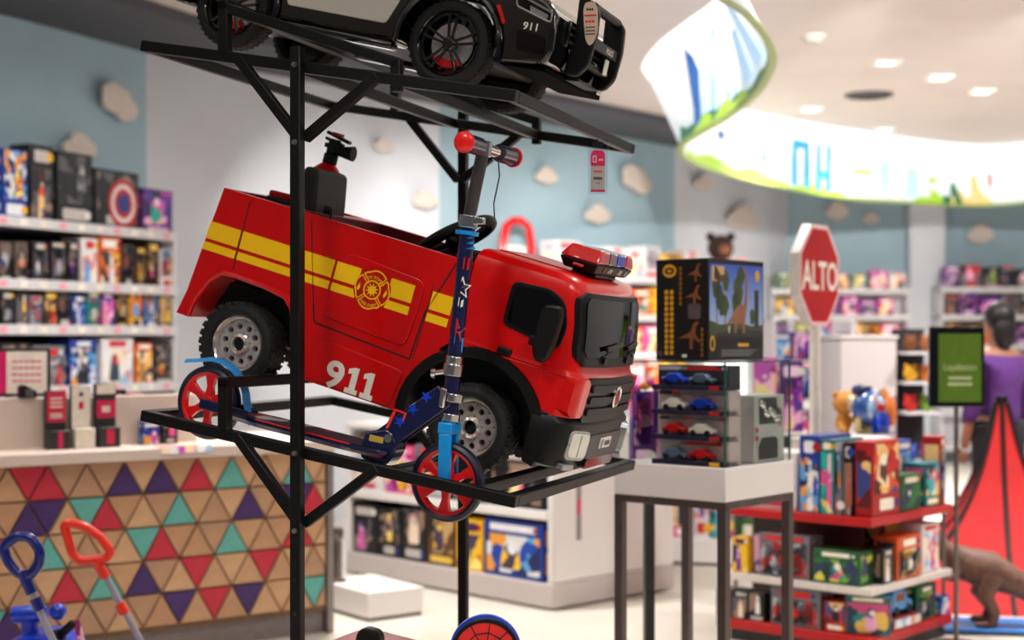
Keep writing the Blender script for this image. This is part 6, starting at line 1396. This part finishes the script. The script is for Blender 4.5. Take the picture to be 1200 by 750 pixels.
# ---------------------------------------------------------------- far wall shelving
def far_unit(label, x0, y0, x1, y1, zs, rows, where, seed, up=2.2, per=.22, depth=.38, hs=(.18, .26), pal=None, skip=None):
    a, b_ = Vector((x0, y0, 0)), Vector((x1, y1, 0)); L = (b_-a).length; rz = math.atan2(b_.y-a.y, b_.x-a.x)
    u = thing('wall_shelving', label, 'shelving', a, (0, 0, rz))
    part_box('back_panel', 0, L, depth-.02, depth, .05, zs[0]+.02, SHELFW, u, 0)
    for z_ in zs:
        sh = part_box('shelf', 0, L, 0, depth, z_-.03, z_, SHELFW, u, .003); part_box('price_rail', 0, L, -.012, -.001, z_-.055, z_+.004, RAIL, sh, .002)
    for x_ in (0, L-.02): part_box('side_panel', x_, x_+.02, .001, depth, 0, zs[0]+.03, SHELFW, u, .002)
    rr = random.Random(seed)
    for j in range(rows):
        x_ = .05; i = 0
        while x_ < L-.12 and i < len(ORD):
            if j == 0 and skip and skip[0] < x_+.45 and x_ < skip[1]: x_ = skip[1]; continue
            w_ = per*rr.uniform(.75, 1.3); h_ = rr.uniform(*hs); c_ = rr.choice(pal or list(PAL))
            if x_+w_ > L-.03: break
            toy_box(u.matrix_basis @ Vector((x_+w_/2, .13, zs[j]+.0005)), rz, w_*.94, .20, h_, c_, '%s box, %s on the %s shelf of %s' % (c_, ORD[i], ['top', 'second', 'third', 'fourth'][j], where), 'boxes on '+where, window=rr.random() < .3)
            x_ += w_+.012; i += 1
    return u
# middle back wall: runs along P3-P4 (hidden partly by truck and dinosaur box)
d34 = (Vector(P[4])-Vector(P[3])).normalized(); n34 = Vector((d34.y, -d34.x))
q0 = Vector(P[3])+d34*.25+n34*.40; q1 = Vector(P[4])-d34*.10+n34*.40
k_ = (626-600)/F; s626 = (k_*q0.y-q0.x)/(d34.x-d34.y*k_)
u34 = far_unit('long white shelving with pale toys along the middle back wall', q0.x, q0.y, q1.x, q1.y, (2.02, 1.66, 1.30, .94, .5, .1), 4, 'the middle back wall', 5, per=.34, hs=(.24, .32), pal=['white', 'white', 'red', 'white', 'pink', 'orange', 'white', 'yellow'], skip=(s626-.36, s626+.36))
far_unit('white shelving with colourful boxes on the right back wall', at(905, 395, 17.2).x, 17.2, at(1066, 395, 17.2).x, 17.2, (2.00, 1.70, 1.41, 1.10, .7, .3), 4, 'the right back wall', 9, per=.17, hs=(.17, .22), pal=['purple', 'white', 'green', 'pink', 'blue', 'yellow', 'teal', 'purple', 'orange'])
far_unit('white shelving of dark boxes beyond the white column', at(1103, 395, 17.2).x, 17.2, at(1240, 395, 17.2).x, 17.2, (2.02, 1.70, 1.36, 1.05, .6, .2), 4, 'the far right wall', 21, per=.2, hs=(.20, .27), pal=['purple', 'black', 'red', 'grey', 'brown', 'purple'])
# a red arch-shaped toy frame and bright ball toys standing on the far shelving
ar = thing('red_arch_toy', 'red arch-shaped toy gate among the pale toys on the back wall', 'toy', u34.matrix_basis @ Vector((s626, .19, 2.0205)), (0, 0, math.atan2(d34.y, d34.x)))
mb = MB(); mb.tube([(-.20, 0, .02), (-.20, 0, .24), (-.16, 0, .40), (-.05, 0, .46), (.05, 0, .46), (.16, 0, .40), (.20, 0, .24), (.20, 0, .02)], .035, 10); mb.build('arch', SRED, ar, smooth=60)
mb = MB(); mb.box((0, 0, .012), (.52, .16, .024)); mb.box((0, .03, .13), (.26, .06, .22)); mb.build('base_box', WHITE, ar, bevel=.01)
mb = MB(); [mb.bar((-.12, -.04, .43), (.12, -.04, .43), .03, .03)]; mb.build('cross_bar', DECR, ar)
ot = thing('dark_plush_on_orange_box', 'dark plush head on an orange box behind the dinosaur box', 'plush toy', (at(848, 300, 14.6).x, 14.6, 2.0005), (0, 0, 0))
pdl = thing('tall_white_pedestal', 'tall white pedestal below the orange box at the back', 'pedestal', (at(848, 300, 14.6).x, 14.6, 0)); part_box('shaft', -.20, .20, -.12, .12, .05, 1.97, WHITE, pdl, .006); part_box('foot', -.23, .23, -.15, .15, 0, .05, DGREY, pdl, .004); part_box('cap', -.22, .22, -.14, .14, 1.97, 2.0, WHITE, pdl, .004)
mb = MB(); mb.box((0, 0, .10), (.42, .25, .20)); mb.build('orange_box', inks('orange', 0)[0], ot, bevel=.006); mb = MB(); mb.sph((-.03, 0, .32), (.13, .11, .13), 14, 10); [mb.sph((s_*.1-.03, 0, .43), .045, 10, 7) for s_ in (-1, 1)]; mb.build('head', mat('dark_plush', (.16, .08, .07), .8), ot); mb = MB(); mb.sph((-.0, -.1, .30), (.06, .04, .05), 10, 7); mb.build('muzzle', mat('tan_plush', (.5, .3, .2), .8), ot)

# ---------------------------------------------------------------- cloud ornaments on the walls
CLD = mat('cloud_board', (.82, .77, .73), .6)
def on_wall(px, i, off=.0):
    a, b_ = Vector(P[i]), Vector(P[i+1]); d = (b_-a).normalized(); n = Vector((d.y, -d.x)); a = a+n*off; k = (px-600)/F
    s = (k*a.y-a.x)/(d.x-d.y*k); q = a+d*s; return q, math.atan2(d.y, d.x)
def cloud(px, py, wpx, i, label, seed, hpx=None):
    q, rz = on_wall(px, i, .03); Y = q.y; h = wpx*Y/F/2; kx = 1/max(.35, math.cos(rz)-(px-600)/F*math.sin(rz))
    t = thing('wall_cloud', label, 'wall ornament', (q.x, q.y, CZ-(py-HOR)*Y/F), (0, 0, rz), 'cloud ornaments on the walls')
    rr = random.Random(seed); pts = []
    lobes = [(-.55, -.2, .5), (.0, .25, .62), (.55, -.1, .5), (.05, -.3, .55)]
    if seed % 2: lobes = [(-.3, .35, .55), (.35, -.35, .6), (-.35, -.1, .5), (.15, .25, .45)]
    for k in range(40):
        a = 2*math.pi*k/40; d = Vector((math.cos(a), math.sin(a))); best = 0
        for cx_, cz2, r_ in lobes:
            b2 = d.x*cx_+d.y*cz2; disc = b2*b2-(cx_*cx_+cz2*cz2-r_*r_)
            if disc >= 0: best = max(best, b2+math.sqrt(disc))
        pts.append((d.x*best*h*kx, d.y*best*h))
    mb = MB(); mb.prism(pts, -.05, -.02); mb.build('board', CLD, t, fix=True, bevel=.006)
    mb = MB(); [mb.cyl((x_*h, -.022, 0), (x_*h, .03, 0), .012, n=8) for x_ in (-.3, .3)]; mb.build('stand_off', STEEL, t)
for k, (px, py, w_, i, lab) in enumerate(((134, 119, 46, 1, 'large pale cloud on the left blue wall above the shelving'), (88, 172, 38, 1, 'pale cloud half hidden behind the castle box'), (446, 170, 20, 3, 'small cloud beside the white pilaster'),
        (495, 234, 26, 3, 'small round cloud left of the scooter handlebar'), (637, 206, 24, 3, 'small cloud left of the hanging price ticket'), (742, 210, 36, 3, 'larger cloud right of the hanging price ticket'),
        (697, 251, 28, 3, 'bright cloud just above the toys below the price ticket'), (822, 214, 22, 4, 'cloud under the left end of the printed light band'), (868, 255, 34, 4, 'big bright cloud under the light band near the white return'),
        (980, 247, 26, 5, 'cloud under the middle of the light band, left one'), (1020, 256, 18, 5, 'small cloud under the middle of the light band, right one'), (1148, 274, 30, 5, 'cloud at the far right wall beyond the column'))):
    cloud(px, py, w_, i, lab, k*2+(1 if k in (0, 5) else 0))

# ---------------------------------------------------------------- person at the right edge
ps = thing('person', 'person with dark hair in a purple top and dark trousers at the right edge', 'person', (at(1170, 395, 9.1).x, 9.1, 0), (0, 0, R(115)))
SKIN = mat('skin', (.62, .42, .33), .55)
def skin_body(name, joints, edges, m, parent, root=0, sub=2):
    me = bpy.data.meshes.new(name); me.from_pydata([j[:3] for j in joints], edges, []); me.materials.append(m)
    o = bpy.data.objects.new(name, me); COL.objects.link(o); o.parent = parent
    md = o.modifiers.new('skin', 'SKIN'); md.use_smooth_shade = True
    lay = me.skin_vertices[0].data if me.skin_vertices else None
    if lay is None:
        bm = bmesh.new(); bm.from_mesh(me); bm.verts.layers.skin.verify(); bm.to_mesh(me); bm.free(); lay = me.skin_vertices[0].data
    for i, j in enumerate(joints): lay[i].radius = (j[3], j[3] if len(j) < 5 else j[4]); lay[i].use_root = (i == root)
    s_ = o.modifiers.new('subdiv', 'SUBSURF'); s_.levels = sub; s_.render_levels = sub
    return o
# facing +x (local); y left
J = [(0, 0, .90, .13, .10), (0, 0, 1.05, .125, .09), (0, 0, 1.22, .15, .10), (0, 0, 1.33, .12, .085), (.01, 0, 1.39, .048, .048), (.015, 0, 1.44, .048, .05), (.02, 0, 1.50, .07, .08), (.02, 0, 1.57, .072, .085), (.015, 0, 1.62, .045, .055),
     (0, .09, .86, .09, .09), (.01, .095, .48, .062, .065), (0, .095, .10, .04, .042), (.09, .10, .045, .035, .03),
     (0, -.09, .86, .09, .09), (.01, -.095, .48, .062, .065), (0, -.095, .10, .04, .042), (.09, -.10, .045, .035, .03),
     (0, .17, 1.32, .055, .055), (-.02, .215, 1.06, .042, .042), (.05, .21, .84, .03, .03), (.07, .205, .77, .032, .022),
     (0, -.17, 1.32, .055, .055), (-.02, -.215, 1.06, .042, .042), (.05, -.21, .84, .03, .03), (.07, -.205, .77, .032, .022)]
E_ = [(0, 1), (1, 2), (2, 3), (3, 4), (4, 5), (5, 6), (6, 7), (7, 8), (0, 9), (9, 10), (10, 11), (11, 12), (0, 13), (13, 14), (14, 15), (15, 16), (3, 17), (17, 18), (18, 19), (19, 20), (3, 21), (21, 22), (22, 23), (23, 24)]
J = [(j[:3]+(j[3]*.82, j[4]*.82)) if i in (0, 1, 2, 3, 9, 10, 13, 14, 17, 18, 21, 22) else j for i, j in enumerate(J)]
skin_body('body', J, E_, SKIN, ps)
skin_body('top', [(0, 0, .86, .165, .135), (0, 0, 1.05, .150, .115), (0, 0, 1.22, .172, .122), (0, 0, 1.36, .12, .095), (0, .17, 1.325, .067, .067), (-.02, .215, 1.06, .054, .054), (.03, .213, .93, .05, .05), (0, -.17, 1.325, .067, .067), (-.02, -.215, 1.06, .054, .054), (.03, -.213, .93, .05, .05)], [(0, 1), (1, 2), (2, 3), (3, 4), (4, 5), (5, 6), (3, 7), (7, 8), (8, 9)], mat('purple_knit', (.34, .16, .46), .8, noise=.2), ps)
skin_body('trousers', [(0, 0, .92, .142, .115), (0, .09, .86, .103, .103), (.01, .095, .48, .075, .078), (0, .095, .12, .058, .062), (0, -.09, .86, .103, .103), (.01, -.095, .48, .075, .078), (0, -.095, .12, .058, .062)], [(0, 1), (1, 2), (2, 3), (0, 4), (4, 5), (5, 6)], mat('dark_denim', (.10, .095, .12), .8, noise=.25), ps)
HAIR = mat('dark_hair', (.035, .025, .025), .5, noise=.3, scale=60, bump=.5)
mb = MB(); mb.sph((-.012, 0, 1.575), (.098, .09, .095), 18, 14); mb.sph((-.05, 0, 1.49), (.062, .078, .12), 16, 12); mb.build('hair', HAIR, ps, smooth=60)
mb = MB(); mb.sph((.11, 0, 1.535), (.014, .012, .02), 10, 8); mb.build('nose', SKIN, ps); mb = MB(); [mb.sph((.097, s_*.03, 1.555), (.008, .011, .008), 8, 6) for s_ in (-1, 1)]; mb.build('eyes', BLK, ps); mb = MB(); mb.sph((.097, 0, 1.495), (.008, .022, .006), 10, 6); mb.build('mouth', mat('lips', (.5, .22, .2), .5), ps)
for s_ in (-1, 1):
    mb = MB(); mb.loft([[(x, s_*.097+y, z) for x, y in rrect(-.06, L_, -.042, .042, .03, 3)] for z, L_ in ((.002, .16), (.035, .16), (.07, .09), (.095, .05))]); mb.build('shoe', BLK, ps, fix=True, smooth=50)
    hd = Vector((.072, s_*.205, .75)); mb = MB()
    for k in range(4):
        y = (k-1.5)*.0; fx = -.024+.016*k; L_ = (.055, .068, .07, .062)[k]
        mb.tube([hd+Vector((fx, 0, .0)), hd+Vector((fx+.004, 0, -L_*.5)), hd+Vector((fx+.014, -s_*.006, -L_))], [.0095, .009, .007], 8)
    mb.tube([hd+Vector((.03, 0, .02)), hd+Vector((.048, -s_*.008, -.005)), hd+Vector((.05, -s_*.012, -.028))], [.011, .010, .008], 8); mb.build('fingers', SKIN, ps, smooth=60)
bpy.context.view_layer.update()
